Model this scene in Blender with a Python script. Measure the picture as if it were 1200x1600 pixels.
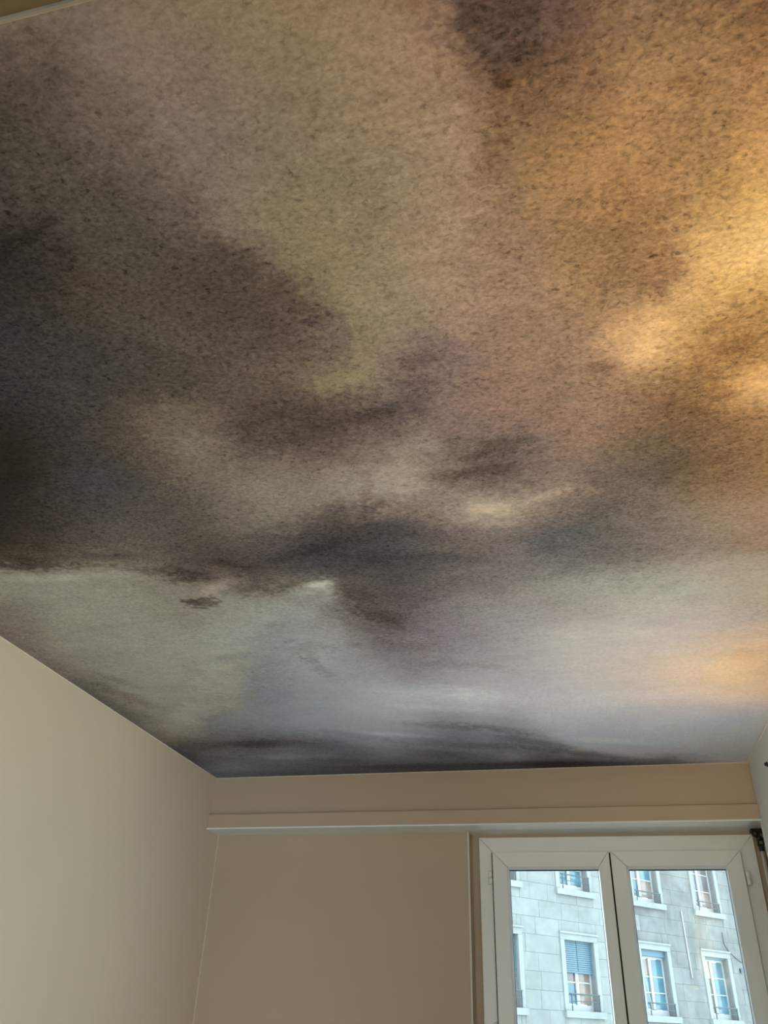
import bpy, bmesh, math, random
import numpy as np
from mathutils import Matrix, Vector

# ---------------------------------------------------------------- scene, camera, light
scene = bpy.context.scene
for o in list(bpy.data.objects):
    bpy.data.objects.remove(o, do_unlink=True)
COL = scene.collection

EYE = 1.5                                   # camera height above the floor
cam_data = bpy.data.cameras.new('camera')
cam = bpy.data.objects.new('camera', cam_data); COL.objects.link(cam)
cam_data.sensor_fit = 'HORIZONTAL'; cam_data.sensor_width = 36.0
cam_data.lens = 1256.65 * 36.0 / 1200.0
cam_data.clip_start = 0.02; cam_data.clip_end = 300
yaw, pitch, roll = (math.radians(a) for a in (14.484, 32.680, 2.2076))
fwd = Vector((-math.sin(yaw) * math.cos(pitch), math.cos(yaw) * math.cos(pitch), math.sin(pitch)))
right = Vector((math.cos(yaw), math.sin(yaw), 0)); up = right.cross(fwd)
r2 = right * math.cos(roll) + up * math.sin(roll); u2 = -right * math.sin(roll) + up * math.cos(roll)
m = Matrix((r2, u2, -fwd)).transposed().to_4x4(); m.translation = (0, 0, EYE)
cam.matrix_world = m
scene.camera = cam

vs = scene.view_settings
vs.view_transform = 'Standard'; vs.look = 'None'; vs.gamma = 1.0; vs.use_curve_mapping = False
vs.exposure = 0.0

world = bpy.data.worlds.new('sky'); scene.world = world; world.use_nodes = True
bg = world.node_tree.nodes['Background']
bg.inputs['Color'].default_value = (0.74, 0.93, 1.0, 1)      # even, slightly hazy daylight sky
bg.inputs['Strength'].default_value = 7.0

# daylight enters through the window and two added openings: portal only guides the sampling of the sky
for loc, rot, sz in (((0.096, 4.47, EYE + 0.08), (math.radians(-90), 0, 0), (1.3, 1.5)), ((0.96, 1.825, 1.45), (0, math.radians(90), 0), (1.8, 2.15)), ((-1.42, -1.12, 1.175), (math.radians(90), 0, 0), (0.88, 2.05))):
    pd = bpy.data.lights.new('window_portal', 'AREA'); pd.shape = 'RECTANGLE'; pd.size, pd.size_y = sz
    pd.cycles.is_portal = True
    po = bpy.data.objects.new('window_portal', pd); COL.objects.link(po)
    po.location = loc; po.rotation_euler = rot

random.seed(7)
rng = np.random.default_rng(11)

# ---------------------------------------------------------------- helpers
def mesh_obj(name, bm, mat=None, parent=None, smooth=False):
    me = bpy.data.meshes.new(name); bm.to_mesh(me); bm.free()
    if mat: me.materials.append(mat)
    if smooth:
        for p in me.polygons: p.use_smooth = True
    o = bpy.data.objects.new(name, me); COL.objects.link(o)
    if parent: o.parent = parent
    return o

def add_box(bm, x0, x1, y0, y1, z0, z1):
    v = [bm.verts.new((x, y, z)) for z in (z0, z1) for y in (y0, y1) for x in (x0, x1)]
    for f in ((0, 2, 3, 1), (4, 5, 7, 6), (0, 1, 5, 4), (2, 6, 7, 3), (0, 4, 6, 2), (1, 3, 7, 5)):
        bm.faces.new([v[i] for i in f])

def bevel(bm, w, seg=2):
    bmesh.ops.bevel(bm, geom=list(bm.edges), offset=w, segments=seg, affect='EDGES', profile=0.5)

def box(name, x, y, z, mat, parent=None, bev=0, seg=2):
    bm = bmesh.new(); add_box(bm, x[0], x[1], y[0], y[1], z[0], z[1])
    if bev: bevel(bm, bev, seg)
    return mesh_obj(name, bm, mat, parent, False)

def add_tube(bm, pts, r, n=12, caps=True):
    pts = [Vector(p) for p in pts]; rings = []
    rs = r if isinstance(r, (list, tuple)) else [r] * len(pts)
    for i, p in enumerate(pts):
        t = (pts[min(i + 1, len(pts) - 1)] - pts[max(i - 1, 0)]).normalized()
        a = t.cross(Vector((0, 0, 1)) if abs(t.z) < 0.9 else Vector((1, 0, 0))).normalized(); b = t.cross(a)
        rings.append([bm.verts.new(p + (a * math.cos(k * 2 * math.pi / n) + b * math.sin(k * 2 * math.pi / n)) * rs[i]) for k in range(n)])
    for q, s in zip(rings, rings[1:]):
        for k in range(n):
            bm.faces.new((q[k], q[(k + 1) % n], s[(k + 1) % n], s[k]))
    if caps:
        bm.faces.new(list(reversed(rings[0]))); bm.faces.new(rings[-1])
    bmesh.ops.recalc_face_normals(bm, faces=list(bm.faces))

def add_lathe(bm, prof, n=40, c=(0, 0, 0)):
    rings = [[bm.verts.new((c[0] + r * math.cos(k * 2 * math.pi / n), c[1] + r * math.sin(k * 2 * math.pi / n), c[2] + z)) for k in range(n)] for r, z in prof]
    for q, s in zip(rings, rings[1:]):
        for k in range(n):
            bm.faces.new((q[k], q[(k + 1) % n], s[(k + 1) % n], s[k]))
    bmesh.ops.recalc_face_normals(bm, faces=list(bm.faces))

def empty(name, loc=(0, 0, 0)):
    o = bpy.data.objects.new(name, None); COL.objects.link(o); o.location = loc; return o

def tag(o, label=None, cat=None, group=None, kind=None):
    if label: o['label'] = label
    if cat: o['category'] = cat
    if group: o['group'] = group
    if kind: o['kind'] = kind
    return o

def structure(o, label=None):
    return tag(o, label, None, None, 'structure')

def S(c):                                   # sRGB 0-255 -> linear
    return tuple(((v / 255) / 12.92 if v <= 10 else (((v / 255) + 0.055) / 1.055) ** 2.4) for v in c)

def material(name, col, rough=0.6, metal=0.0, spec=0.5, var=0.0, vscale=6.0, bump=0.0, bscale=200.0, emit=None, estr=0.0):
    mt = bpy.data.materials.new(name); mt.use_nodes = True
    nt = mt.node_tree; b = nt.nodes['Principled BSDF']
    b.inputs['Base Color'].default_value = (*col, 1); b.inputs['Roughness'].default_value = rough
    b.inputs['Metallic'].default_value = metal; b.inputs['Specular IOR Level'].default_value = spec
    tc = nt.nodes.new('ShaderNodeTexCoord')
    if var:
        n = nt.nodes.new('ShaderNodeTexNoise'); n.inputs['Scale'].default_value = vscale; n.inputs['Detail'].default_value = 5
        nt.links.new(tc.outputs['Object'], n.inputs['Vector'])
        mr = nt.nodes.new('ShaderNodeMapRange'); mr.inputs['From Min'].default_value = 0.25; mr.inputs['From Max'].default_value = 0.75
        mr.inputs['To Min'].default_value = 1 - var; mr.inputs['To Max'].default_value = 1 + var
        nt.links.new(n.outputs['Fac'], mr.inputs['Value'])
        mx = nt.nodes.new('ShaderNodeVectorMath'); mx.operation = 'SCALE'; mx.inputs[0].default_value = col
        nt.links.new(mr.outputs[0], mx.inputs['Scale']); nt.links.new(mx.outputs[0], b.inputs['Base Color'])
    if bump:
        n2 = nt.nodes.new('ShaderNodeTexNoise'); n2.inputs['Scale'].default_value = bscale; n2.inputs['Detail'].default_value = 3
        nt.links.new(tc.outputs['Object'], n2.inputs['Vector'])
        bp = nt.nodes.new('ShaderNodeBump'); bp.inputs['Strength'].default_value = bump; bp.inputs['Distance'].default_value = 0.002
        nt.links.new(n2.outputs['Fac'], bp.inputs['Height']); nt.links.new(bp.outputs['Normal'], b.inputs['Normal'])
    if emit:
        b.inputs['Emission Color'].default_value = (*emit, 1); b.inputs['Emission Strength'].default_value = estr
    return mt

def glass_material(name, tint=(1, 1, 1), rough=0.0, base=0.04):
    mt = bpy.data.materials.new(name); mt.use_nodes = True; nt = mt.node_tree
    for n in list(nt.nodes): nt.nodes.remove(n)
    out = nt.nodes.new('ShaderNodeOutputMaterial'); mix = nt.nodes.new('ShaderNodeMixShader')
    tr = nt.nodes.new('ShaderNodeBsdfTransparent'); tr.inputs['Color'].default_value = (*tint, 1)
    gl = nt.nodes.new('ShaderNodeBsdfGlossy'); gl.inputs['Roughness'].default_value = rough
    fr = nt.nodes.new('ShaderNodeFresnel'); fr.inputs['IOR'].default_value = 1.45
    nt.links.new(fr.outputs[0], mix.inputs[0]); nt.links.new(tr.outputs[0], mix.inputs[1]); nt.links.new(gl.outputs[0], mix.inputs[2])
    nt.links.new(mix.outputs[0], out.inputs[0])
    return mt

M = {}
M['wall'] = material('beige_wall_paint', (0.555, 0.435, 0.308), 0.75, spec=0.3, var=0.02, vscale=2.5, bump=0.12, bscale=260)
M['wall_r'] = material('off_white_wall_paint', (0.72, 0.735, 0.71), 0.75, spec=0.3, var=0.02, vscale=2.5, bump=0.12, bscale=260)
M['soffit'] = material('olive_soffit_paint', (0.215, 0.165, 0.085), 0.8, spec=0.2, var=0.03, bump=0.1)
M['edge_strip'] = material('cream_edge_strip', (0.40, 0.34, 0.26), 0.6, var=0.03)
M['caulk'] = material('cream_caulk', (0.66, 0.56, 0.43), 0.6, spec=0.3, var=0.03)
M['white_edge'] = material('white_edge_paint', (0.78, 0.75, 0.68), 0.6, spec=0.3, var=0.02, bump=0.05)
M['white_board'] = material('white_cover_board', (0.80, 0.87, 0.90), 0.16, spec=0.6, var=0.02)
M['pvc'] = material('white_pvc', (0.90, 0.89, 0.83), 0.36, spec=0.45, var=0.012, vscale=3)
M['bead'] = material('white_glazing_bead', (0.84, 0.90, 0.93), 0.15, spec=0.5, var=0.01)
M['seal_gap'] = material('black_seal_and_gap_shade', (0.012, 0.012, 0.013), 0.6, var=0.1)  # rubber of the glass seals, also the black painted into the sash gaps
M['hinge'] = material('white_hinge_cap', (0.88, 0.86, 0.80), 0.3, var=0.02)
M['blackmetal'] = material('blackened_steel', (0.035, 0.034, 0.032), 0.42, metal=0.6, var=0.3, vscale=40)
M['rod'] = material('white_enamelled_rod', (0.72, 0.71, 0.68), 0.35, var=0.03)
M['floor'] = material('oak_floor', (0.30, 0.20, 0.12), 0.45, var=0.15, vscale=8)
M['glass'] = glass_material('window_glass')

# ---------------------------------------------------------------- room shell
XL, XR = -1.925, 0.747
HC = EYE + 1.10
YR = -1.0                                    # rear wall behind the doorway soffit
Z = lambda r: EYE + r                        # height relative to the eye

structure(box('floor', (XL - .1, 0.95), (YR - .1, 4.55), (-0.1, 0), M['floor']))
structure(box('wall_left', (XL - .12, XL), (YR - .1, 4.6), (0, HC + .1), M['wall']), 'smooth beige painted wall on the left')
W2 = (0.75, 2.9, 0.55, 2.35)               # unseen side window, added in the right wall for daylight fill: y0, y1, z0, z1
bm = bmesh.new()
for y0, y1, z0, z1 in ((YR - .1, W2[0], 0, HC + .1), (W2[1], 4.06, 0, HC + .1), (W2[0], W2[1], 0, W2[2]), (W2[0], W2[1], W2[3], HC + .1)):
    add_box(bm, XR, XR + .2, y0, y1, z0, z1)
structure(mesh_obj('wall_right', bm, M['wall_r']), 'pale painted wall at the right edge beside the window')
added_win = structure(empty('window_added', (XR + .12, (W2[0] + W2[1]) / 2, W2[2])), 'unseen white side window added in the right wall for fill light')
inv2 = Matrix.Translation(-added_win.location)
ym = (W2[0] + W2[1]) / 2
for nm, y, z in (('frame_stile', (W2[0], W2[0] + .06), (W2[2], W2[3])), ('frame_stile', (W2[1] - .06, W2[1]), (W2[2], W2[3])), ('mullion', (ym - .05, ym + .05), (W2[2] + .06, W2[3] - .06)),
                 ('frame_rail', (W2[0] + .06, W2[1] - .06), (W2[2], W2[2] + .06)), ('frame_rail', (W2[0] + .06, W2[1] - .06), (W2[3] - .06, W2[3]))):
    o = box(nm, (XR + .09, XR + .15), y, z, M['pvc'], None, 0.003); o.parent = added_win; o.matrix_parent_inverse = inv2
for y in ((W2[0] + .06, ym - .05), (ym + .05, W2[1] - .06)):
    o = box('pane', (XR + .118, XR + .122), y, (W2[2] + .06, W2[3] - .06), M['glass']); o.parent = added_win; o.matrix_parent_inverse = inv2
W3 = (-1.86, -0.98, 0.15, 2.2)              # unseen glazed door added behind the camera to brighten the window wall: x0, x1, z0, z1
bm = bmesh.new()
for x0, x1, z0, z1 in ((XL, W3[0], 0, HC + .1), (W3[1], XR, 0, HC + .1), (W3[0], W3[1], 0, W3[2]), (W3[0], W3[1], W3[3], HC + .1)):
    add_box(bm, x0, x1, YR - .1, YR, z0, z1)
structure(mesh_obj('wall_rear', bm, M['wall']))
d1 = structure(empty('door_added', ((W3[0] + W3[1]) / 2, YR - .06, W3[2])), 'unseen white glazed door added in the rear wall for fill light'); inv3 = Matrix.Translation(-d1.location)
for nm, x, z in (('stile', (W3[0], W3[0] + .06), (W3[2], W3[3])), ('stile', (W3[1] - .06, W3[1]), (W3[2], W3[3])),
                 ('rail', (W3[0] + .06, W3[1] - .06), (W3[2], W3[2] + .06)), ('rail', (W3[0] + .06, W3[1] - .06), (W3[3] - .06, W3[3]))):
    o = box(nm, x, (YR - .08, YR - .03), z, M['pvc'], None, 0.003); o.parent = d1; o.matrix_parent_inverse = inv3
o = box('pane', (W3[0] + .06, W3[1] - .06), (YR - .058, YR - .054), (W3[2] + .06, W3[3] - .06), M['glass']); o.parent = d1; o.matrix_parent_inverse = inv3
# lowered soffit over the entrance, its light edge strip nearest the camera
sof = structure(box('wall_rear_soffit', (XL, XR), (YR, 0.345), (Z(0.95), HC + .1), M['soffit']), 'dark olive lowered soffit in the top left corner')
structure(box('trim_1', (XL, XR), (0.3445, 0.3515), (Z(0.9475), Z(0.965)), M['edge_strip'], None, 0.002, 1), 'light edge strip of the soffit')

# window wall: upper bulkhead, projecting band, lower panel, recess
structure(box('wall_back_upper', (XL, 0.95), (4.07, 4.6), (Z(0.842), HC + .1), M['wall']), 'beige bulkhead between painted ceiling and shutter band')
pel = structure(box('trim_2', (XL, XR), (4.045, 4.072), (Z(0.841), Z(0.907)), M['wall'], None, 0.0015, 1), 'projecting beige band above the window')
structure(box('trim_3', (XL, 0.83), (4.042, 4.268), (Z(0.8335), Z(0.8415)), M['white_board'], None, 0.001, 1), 'white underside board of the shutter box')
structure(box('wall_back', (XL, -0.592), (4.20, 4.6), (0, Z(0.8335)), M['wall']), 'plain taupe wall panel left of the window')
structure(box('trim_4', (-0.594, -0.587), (4.196, 4.208), (0, Z(0.8335)), M['white_edge'], None, 0.002, 1), 'white corner bead at the end of the wall panel')
bm = bmesh.new()
HX0, HX1, HZ0, HZ1 = -0.530, 0.720, EYE - 0.64, Z(0.801)
for x0, x1, z0, z1 in ((-0.592, HX0, 0, Z(0.8335)), (HX1, 0.83, 0, Z(0.8335)), (HX0, HX1, HZ1, Z(0.8335)), (HX0, HX1, 0, HZ0)):
    add_box(bm, x0, x1, 4.262, 4.46, z0, z1)
structure(mesh_obj('wall_back_recess', bm, M['wall']), 'beige recess wall around the window frame')
structure(box('wall_right_recess', (0.83, 0.95), (4.06, 4.6), (0, Z(0.8335)), M['wall']))
structure(box('trim_5', (0.745, 0.757), (4.054, 4.062), (0, Z(0.8335)), M['white_edge'], None, 0.002, 1), 'white corner bead ending the right wall')
# thin light caulk lines where walls meet the ceiling and in the corner
structure(box('trim_6', (XL, XL + .004), (0.36, 4.07), (HC - .005, HC), M['caulk']), 'thin light line along the top of the left wall')
structure(box('trim_7', (XL, XR), (4.0665, 4.07), (HC - .005, HC), M['caulk']), 'thin light line along the top of the bulkhead')
structure(box('trim_8', (XR - .005, XR), (0.36, 4.07), (HC - .007, HC), M['white_edge']), 'thin light line along the top of the right wall')
structure(box('trim_9', (XL, XL + .004), (4.195, 4.20), (0, Z(0.8335)), M['caulk']), 'thin light line in the left corner')

#MURAL_BEGIN
# ---------------------------------------------------------------- ceiling with its cloud-painted wallpaper
# Print colours (own colour of the paper, with cool daylight painted in near the window, sRGB 0-255, red green blue in turn) on a regular grid in ceiling metres: rows run from the soffit
# to the window wall, columns from the left wall to the right wall.
MX0, MY0, MSTEP, MNX, MNY = -1.95, 0.34, 0.06, 46, 64
MURAL = (
    (83, 75, 70, 85, 76, 71, 86, 77, 72, 87, 79, 73, 90, 82, 77, 93, 85, 81, 97, 89, 85, 100, 92, 88, 103, 96, 92, 105, 99, 95, 109, 103, 99, 114, 108, 104, 119, 112, 108, 123, 118, 114, 131, 126, 121, 137, 133, 126, 138, 133, 126, 134, 129, 123, 135, 129, 124, 148, 140, 135, 162, 153, 147, 174, 164, 157, 171, 163, 157, 167, 161, 158, 168, 161, 158, 172, 165, 158, 168, 161, 148, 161, 154, 139, 161, 153, 134, 167, 158, 141, 157, 147, 135, 128, 113, 104, 92, 81, 86, 90, 82, 93, 89, 80, 86, 109, 99, 94, 86, 74, 69, 84, 70, 62, 85, 69, 59, 91, 74, 63, 91, 74, 63, 91, 74, 63, 91, 74, 63, 91, 74, 63, 91, 74, 63, 91, 74, 63),
    (76, 68, 65, 77, 70, 66, 79, 72, 67, 81, 74, 69, 84, 77, 73, 88, 81, 76, 91, 84, 79, 93, 86, 82, 95, 89, 86, 96, 91, 89, 99, 94, 92, 103, 98, 96, 106, 101, 99, 109, 106, 103, 114, 110, 107, 117, 113, 110, 117, 113, 111, 117, 112, 110, 121, 115, 113, 132, 125, 122, 143, 137, 131, 153, 145, 139, 159, 151, 146, 164, 156, 153, 171, 163, 158, 173, 165, 156, 168, 161, 147, 162, 155, 138, 164, 155, 136, 168, 159, 142, 159, 148, 137, 127, 111, 101, 93, 82, 87, 91, 83, 93, 90, 80, 86, 109, 99, 94, 89, 77, 71, 83, 69, 63, 85, 69, 59, 91, 74, 63, 91, 74, 63, 91, 74, 63, 91, 74, 63, 91, 74, 63, 91, 74, 63, 91, 74, 63),
    (68, 60, 57, 70, 63, 59, 73, 65, 62, 75, 67, 64, 78, 70, 66, 80, 72, 68, 81, 74, 70, 83, 76, 72, 86, 79, 75, 89, 82, 78, 91, 85, 81, 94, 88, 85, 96, 91, 88, 98, 93, 91, 101, 96, 95, 103, 99, 97, 104, 101, 99, 105, 102, 100, 109, 105, 103, 113, 109, 107, 119, 113, 111, 124, 117, 116, 127, 121, 119, 160, 150, 148, 172, 162, 157, 171, 161, 154, 169, 160, 150, 166, 158, 143, 169, 160, 141, 168, 160, 144, 163, 153, 142, 138, 123, 114, 97, 87, 92, 92, 84, 95, 90, 80, 86, 110, 99, 95, 92, 81, 75, 84, 70, 64, 85, 69, 59, 91, 74, 63, 91, 74, 63, 91, 74, 63, 91, 74, 63, 91, 74, 63, 91, 74, 63, 91, 74, 63),
    (58, 50, 47, 59, 51, 48, 61, 53, 50, 64, 55, 52, 66, 58, 54, 69, 60, 57, 71, 63, 59, 74, 66, 63, 77, 69, 66, 80, 72, 68, 81, 73, 69, 81, 75, 71, 84, 77, 73, 87, 80, 77, 90, 84, 80, 93, 87, 84, 95, 90, 87, 97, 92, 90, 99, 95, 93, 100, 96, 95, 101, 98, 97, 110, 105, 103, 127, 120, 119, 150, 142, 138, 166, 154, 150, 164, 152, 149, 165, 155, 149, 166, 158, 148, 167, 159, 144, 169, 159, 144, 170, 160, 151, 157, 146, 141, 97, 88, 94, 91, 83, 93, 92, 82, 87, 114, 104, 98, 99, 88, 82, 85, 73, 66, 85, 69, 60, 91, 74, 63, 91, 74, 63, 91, 74, 63, 91, 74, 63, 91, 74, 63, 91, 74, 63, 91, 74, 63),
    (62, 55, 53, 61, 53, 51, 60, 52, 50, 59, 51, 48, 58, 49, 47, 58, 49, 47, 59, 51, 48, 62, 54, 50, 64, 56, 53, 67, 59, 55, 70, 61, 57, 72, 64, 60, 75, 67, 64, 78, 70, 66, 81, 72, 69, 81, 74, 70, 82, 75, 71, 84, 78, 74, 88, 81, 78, 92, 86, 83, 99, 94, 91, 108, 102, 100, 124, 118, 115, 144, 135, 131, 159, 149, 146, 159, 150, 147, 160, 152, 147, 158, 152, 146, 156, 150, 140, 159, 150, 140, 161, 152, 142, 154, 143, 137, 96, 87, 90, 90, 81, 85, 94, 84, 85, 120, 108, 100, 114, 102, 92, 89, 76, 70, 89, 73, 64, 93, 77, 66, 92, 75, 65, 91, 75, 64, 91, 74, 63, 91, 74, 63, 91, 74, 63, 91, 74, 63),
    (62, 57, 56, 61, 55, 54, 61, 54, 53, 60, 54, 52, 60, 53, 52, 60, 53, 51, 60, 53, 51, 60, 52, 50, 59, 50, 48, 57, 49, 47, 58, 50, 47, 59, 51, 48, 62, 54, 51, 65, 57, 53, 68, 59, 56, 70, 62, 58, 73, 65, 61, 76, 68, 65, 82, 74, 70, 91, 82, 78, 99, 91, 87, 105, 98, 95, 114, 106, 103, 134, 126, 121, 155, 145, 141, 155, 148, 142, 152, 146, 139, 149, 145, 137, 144, 140, 130, 149, 142, 131, 150, 141, 131, 147, 137, 129, 111, 94, 86, 105, 90, 81, 114, 97, 85, 136, 120, 104, 124, 110, 98, 116, 102, 89, 105, 89, 75, 104, 88, 73, 99, 82, 69, 95, 79, 67, 93, 76, 65, 93, 77, 66, 91, 76, 65, 91, 76, 65),
    (68, 63, 62, 67, 62, 61, 65, 61, 59, 64, 59, 58, 63, 58, 57, 63, 57, 56, 61, 55, 54, 61, 54, 53, 60, 54, 52, 60, 53, 52, 61, 53, 51, 60, 52, 50, 60, 52, 49, 58, 50, 48, 57, 49, 47, 58, 50, 47, 60, 52, 49, 62, 54, 51, 68, 60, 57, 80, 72, 70, 100, 91, 87, 104, 96, 93, 106, 99, 95, 125, 117, 113, 146, 135, 130, 152, 144, 136, 150, 144, 133, 142, 139, 127, 136, 133, 123, 140, 135, 126, 148, 139, 131, 151, 140, 131, 123, 109, 95, 127, 107, 91, 128, 108, 89, 135, 116, 96, 121, 106, 91, 112, 100, 87, 122, 104, 87, 123, 104, 86, 119, 99, 82, 116, 98, 80, 112, 95, 78, 107, 91, 75, 101, 85, 71, 94, 79, 66),
    (72, 67, 66, 72, 66, 66, 71, 66, 65, 70, 65, 64, 69, 64, 63, 68, 63, 62, 67, 62, 61, 66, 61, 59, 64, 59, 58, 63, 58, 57, 63, 57, 56, 61, 55, 54, 61, 54, 53, 60, 54, 52, 60, 53, 52, 61, 53, 51, 61, 53, 50, 60, 52, 49, 66, 58, 55, 82, 74, 69, 97, 88, 83, 100, 93, 89, 100, 93, 89, 113, 105, 101, 131, 121, 115, 147, 140, 128, 147, 141, 126, 143, 139, 121, 137, 134, 119, 138, 133, 122, 145, 138, 130, 148, 139, 132, 127, 113, 99, 141, 122, 99, 142, 123, 99, 136, 118, 96, 122, 107, 88, 113, 100, 83, 129, 113, 92, 134, 116, 95, 131, 113, 93, 129, 111, 92, 127, 109, 90, 124, 106, 87, 120, 101, 83, 116, 98, 81),
    (69, 62, 62, 70, 63, 63, 71, 65, 64, 72, 66, 65, 72, 66, 65, 72, 66, 66, 71, 66, 65, 71, 66, 65, 70, 65, 64, 69, 64, 63, 68, 63, 62, 67, 61, 60, 65, 60, 59, 64, 59, 58, 63, 58, 57, 62, 57, 55, 61, 55, 54, 63, 56, 54, 71, 62, 58, 82, 72, 65, 93, 84, 77, 98, 90, 85, 95, 87, 81, 94, 86, 81, 104, 97, 91, 130, 122, 112, 149, 143, 124, 148, 142, 122, 139, 134, 119, 140, 133, 122, 146, 138, 130, 143, 135, 129, 125, 114, 104, 133, 116, 97, 135, 118, 96, 130, 113, 92, 125, 109, 89, 116, 103, 82, 137, 121, 94, 150, 133, 103, 149, 133, 104, 145, 129, 102, 141, 124, 99, 137, 120, 96, 134, 116, 95, 129, 111, 91),
    (59, 54, 53, 60, 54, 54, 61, 55, 55, 63, 57, 56, 64, 58, 58, 66, 60, 60, 68, 62, 62, 71, 64, 63, 72, 66, 65, 72, 66, 65, 72, 66, 66, 71, 66, 65, 71, 65, 65, 70, 65, 64, 69, 64, 63, 68, 63, 62, 66, 61, 60, 70, 64, 61, 75, 68, 63, 85, 76, 69, 96, 87, 79, 97, 88, 81, 93, 84, 78, 92, 83, 77, 96, 88, 82, 114, 106, 97, 144, 137, 118, 149, 143, 121, 142, 137, 121, 144, 136, 124, 148, 138, 128, 138, 130, 124, 122, 111, 102, 123, 109, 95, 123, 106, 89, 117, 101, 83, 120, 105, 87, 127, 114, 89, 147, 134, 102, 158, 144, 110, 157, 143, 109, 153, 139, 106, 150, 135, 102, 150, 134, 103, 151, 134, 104, 149, 132, 104),
    (55, 49, 48, 56, 50, 49, 56, 50, 50, 57, 51, 51, 57, 52, 51, 58, 52, 52, 59, 54, 53, 61, 55, 55, 63, 57, 56, 64, 58, 58, 66, 60, 60, 68, 62, 62, 71, 64, 63, 72, 66, 65, 72, 66, 65, 72, 66, 66, 73, 67, 66, 75, 70, 67, 78, 72, 69, 87, 79, 74, 94, 85, 79, 98, 89, 83, 100, 91, 85, 96, 87, 81, 93, 84, 79, 102, 92, 88, 128, 120, 106, 150, 144, 123, 144, 137, 124, 148, 139, 128, 150, 139, 129, 137, 127, 120, 120, 109, 101, 123, 108, 94, 122, 107, 88, 113, 98, 82, 116, 102, 86, 141, 128, 101, 152, 141, 110, 161, 150, 118, 164, 152, 119, 164, 152, 118, 162, 149, 115, 160, 146, 113, 158, 144, 110, 155, 141, 107),
    (52, 45, 42, 53, 46, 43, 53, 46, 44, 53, 47, 45, 54, 47, 46, 54, 48, 47, 55, 49, 49, 56, 50, 50, 57, 51, 51, 57, 52, 51, 58, 52, 52, 59, 54, 53, 61, 55, 55, 63, 57, 56, 65, 59, 59, 69, 62, 62, 73, 67, 66, 77, 71, 69, 79, 73, 71, 83, 75, 72, 88, 80, 75, 97, 88, 81, 102, 93, 86, 101, 91, 85, 94, 85, 80, 95, 85, 82, 110, 101, 95, 142, 137, 120, 149, 143, 130, 146, 139, 128, 149, 139, 129, 136, 125, 118, 126, 115, 108, 127, 113, 99, 124, 109, 92, 116, 101, 88, 118, 104, 89, 145, 132, 107, 151, 140, 114, 156, 146, 120, 156, 146, 119, 157, 147, 119, 158, 148, 119, 160, 149, 118, 161, 150, 118, 162, 150, 117),
    (52, 41, 34, 52, 42, 36, 53, 43, 37, 53, 44, 39, 53, 45, 40, 53, 45, 42, 53, 46, 43, 53, 46, 44, 53, 47, 45, 54, 47, 46, 54, 48, 47, 55, 49, 49, 56, 50, 50, 57, 51, 51, 60, 54, 54, 67, 60, 60, 74, 68, 67, 78, 71, 69, 81, 73, 70, 83, 75, 70, 88, 80, 73, 97, 87, 80, 104, 94, 86, 107, 97, 90, 104, 95, 89, 103, 94, 89, 112, 103, 95, 139, 131, 115, 148, 141, 127, 136, 126, 121, 142, 130, 125, 135, 122, 116, 130, 117, 110, 129, 115, 104, 124, 109, 96, 122, 107, 94, 131, 116, 101, 152, 138, 109, 146, 134, 104, 139, 126, 96, 144, 132, 103, 150, 139, 110, 154, 143, 115, 155, 145, 118, 155, 145, 119, 155, 145, 118),
    (47, 36, 29, 47, 36, 29, 48, 37, 30, 49, 38, 31, 50, 39, 32, 51, 40, 33, 52, 42, 35, 53, 43, 37, 53, 44, 38, 53, 44, 40, 53, 45, 41, 53, 46, 43, 54, 46, 44, 54, 47, 45, 61, 54, 53, 67, 61, 60, 78, 70, 68, 84, 75, 70, 89, 79, 72, 91, 81, 73, 96, 85, 77, 101, 91, 81, 109, 97, 88, 114, 102, 93, 113, 103, 93, 120, 112, 99, 125, 117, 102, 144, 134, 117, 130, 118, 112, 121, 108, 110, 128, 113, 113, 134, 119, 111, 134, 119, 110, 129, 115, 105, 125, 110, 98, 138, 121, 103, 168, 150, 123, 147, 132, 102, 123, 107, 79, 119, 104, 76, 123, 108, 79, 127, 112, 82, 131, 115, 85, 134, 120, 90, 138, 125, 96, 143, 131, 103),
    (42, 32, 26, 42, 32, 26, 43, 32, 27, 43, 33, 27, 44, 34, 28, 45, 35, 28, 46, 36, 29, 47, 37, 30, 49, 38, 31, 50, 39, 31, 51, 40, 33, 52, 41, 35, 53, 43, 37, 56, 47, 42, 63, 54, 51, 70, 63, 61, 84, 75, 70, 96, 84, 75, 111, 96, 84, 123, 108, 94, 127, 114, 98, 115, 102, 91, 105, 93, 85, 105, 93, 85, 109, 99, 88, 131, 123, 104, 144, 135, 113, 137, 127, 113, 120, 107, 105, 123, 109, 109, 130, 115, 111, 133, 116, 108, 134, 117, 107, 128, 113, 103, 124, 110, 100, 157, 140, 117, 168, 149, 121, 138, 120, 90, 112, 96, 71, 116, 99, 73, 121, 104, 77, 121, 104, 77, 120, 104, 77, 120, 105, 77, 122, 107, 78, 125, 110, 80),
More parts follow.
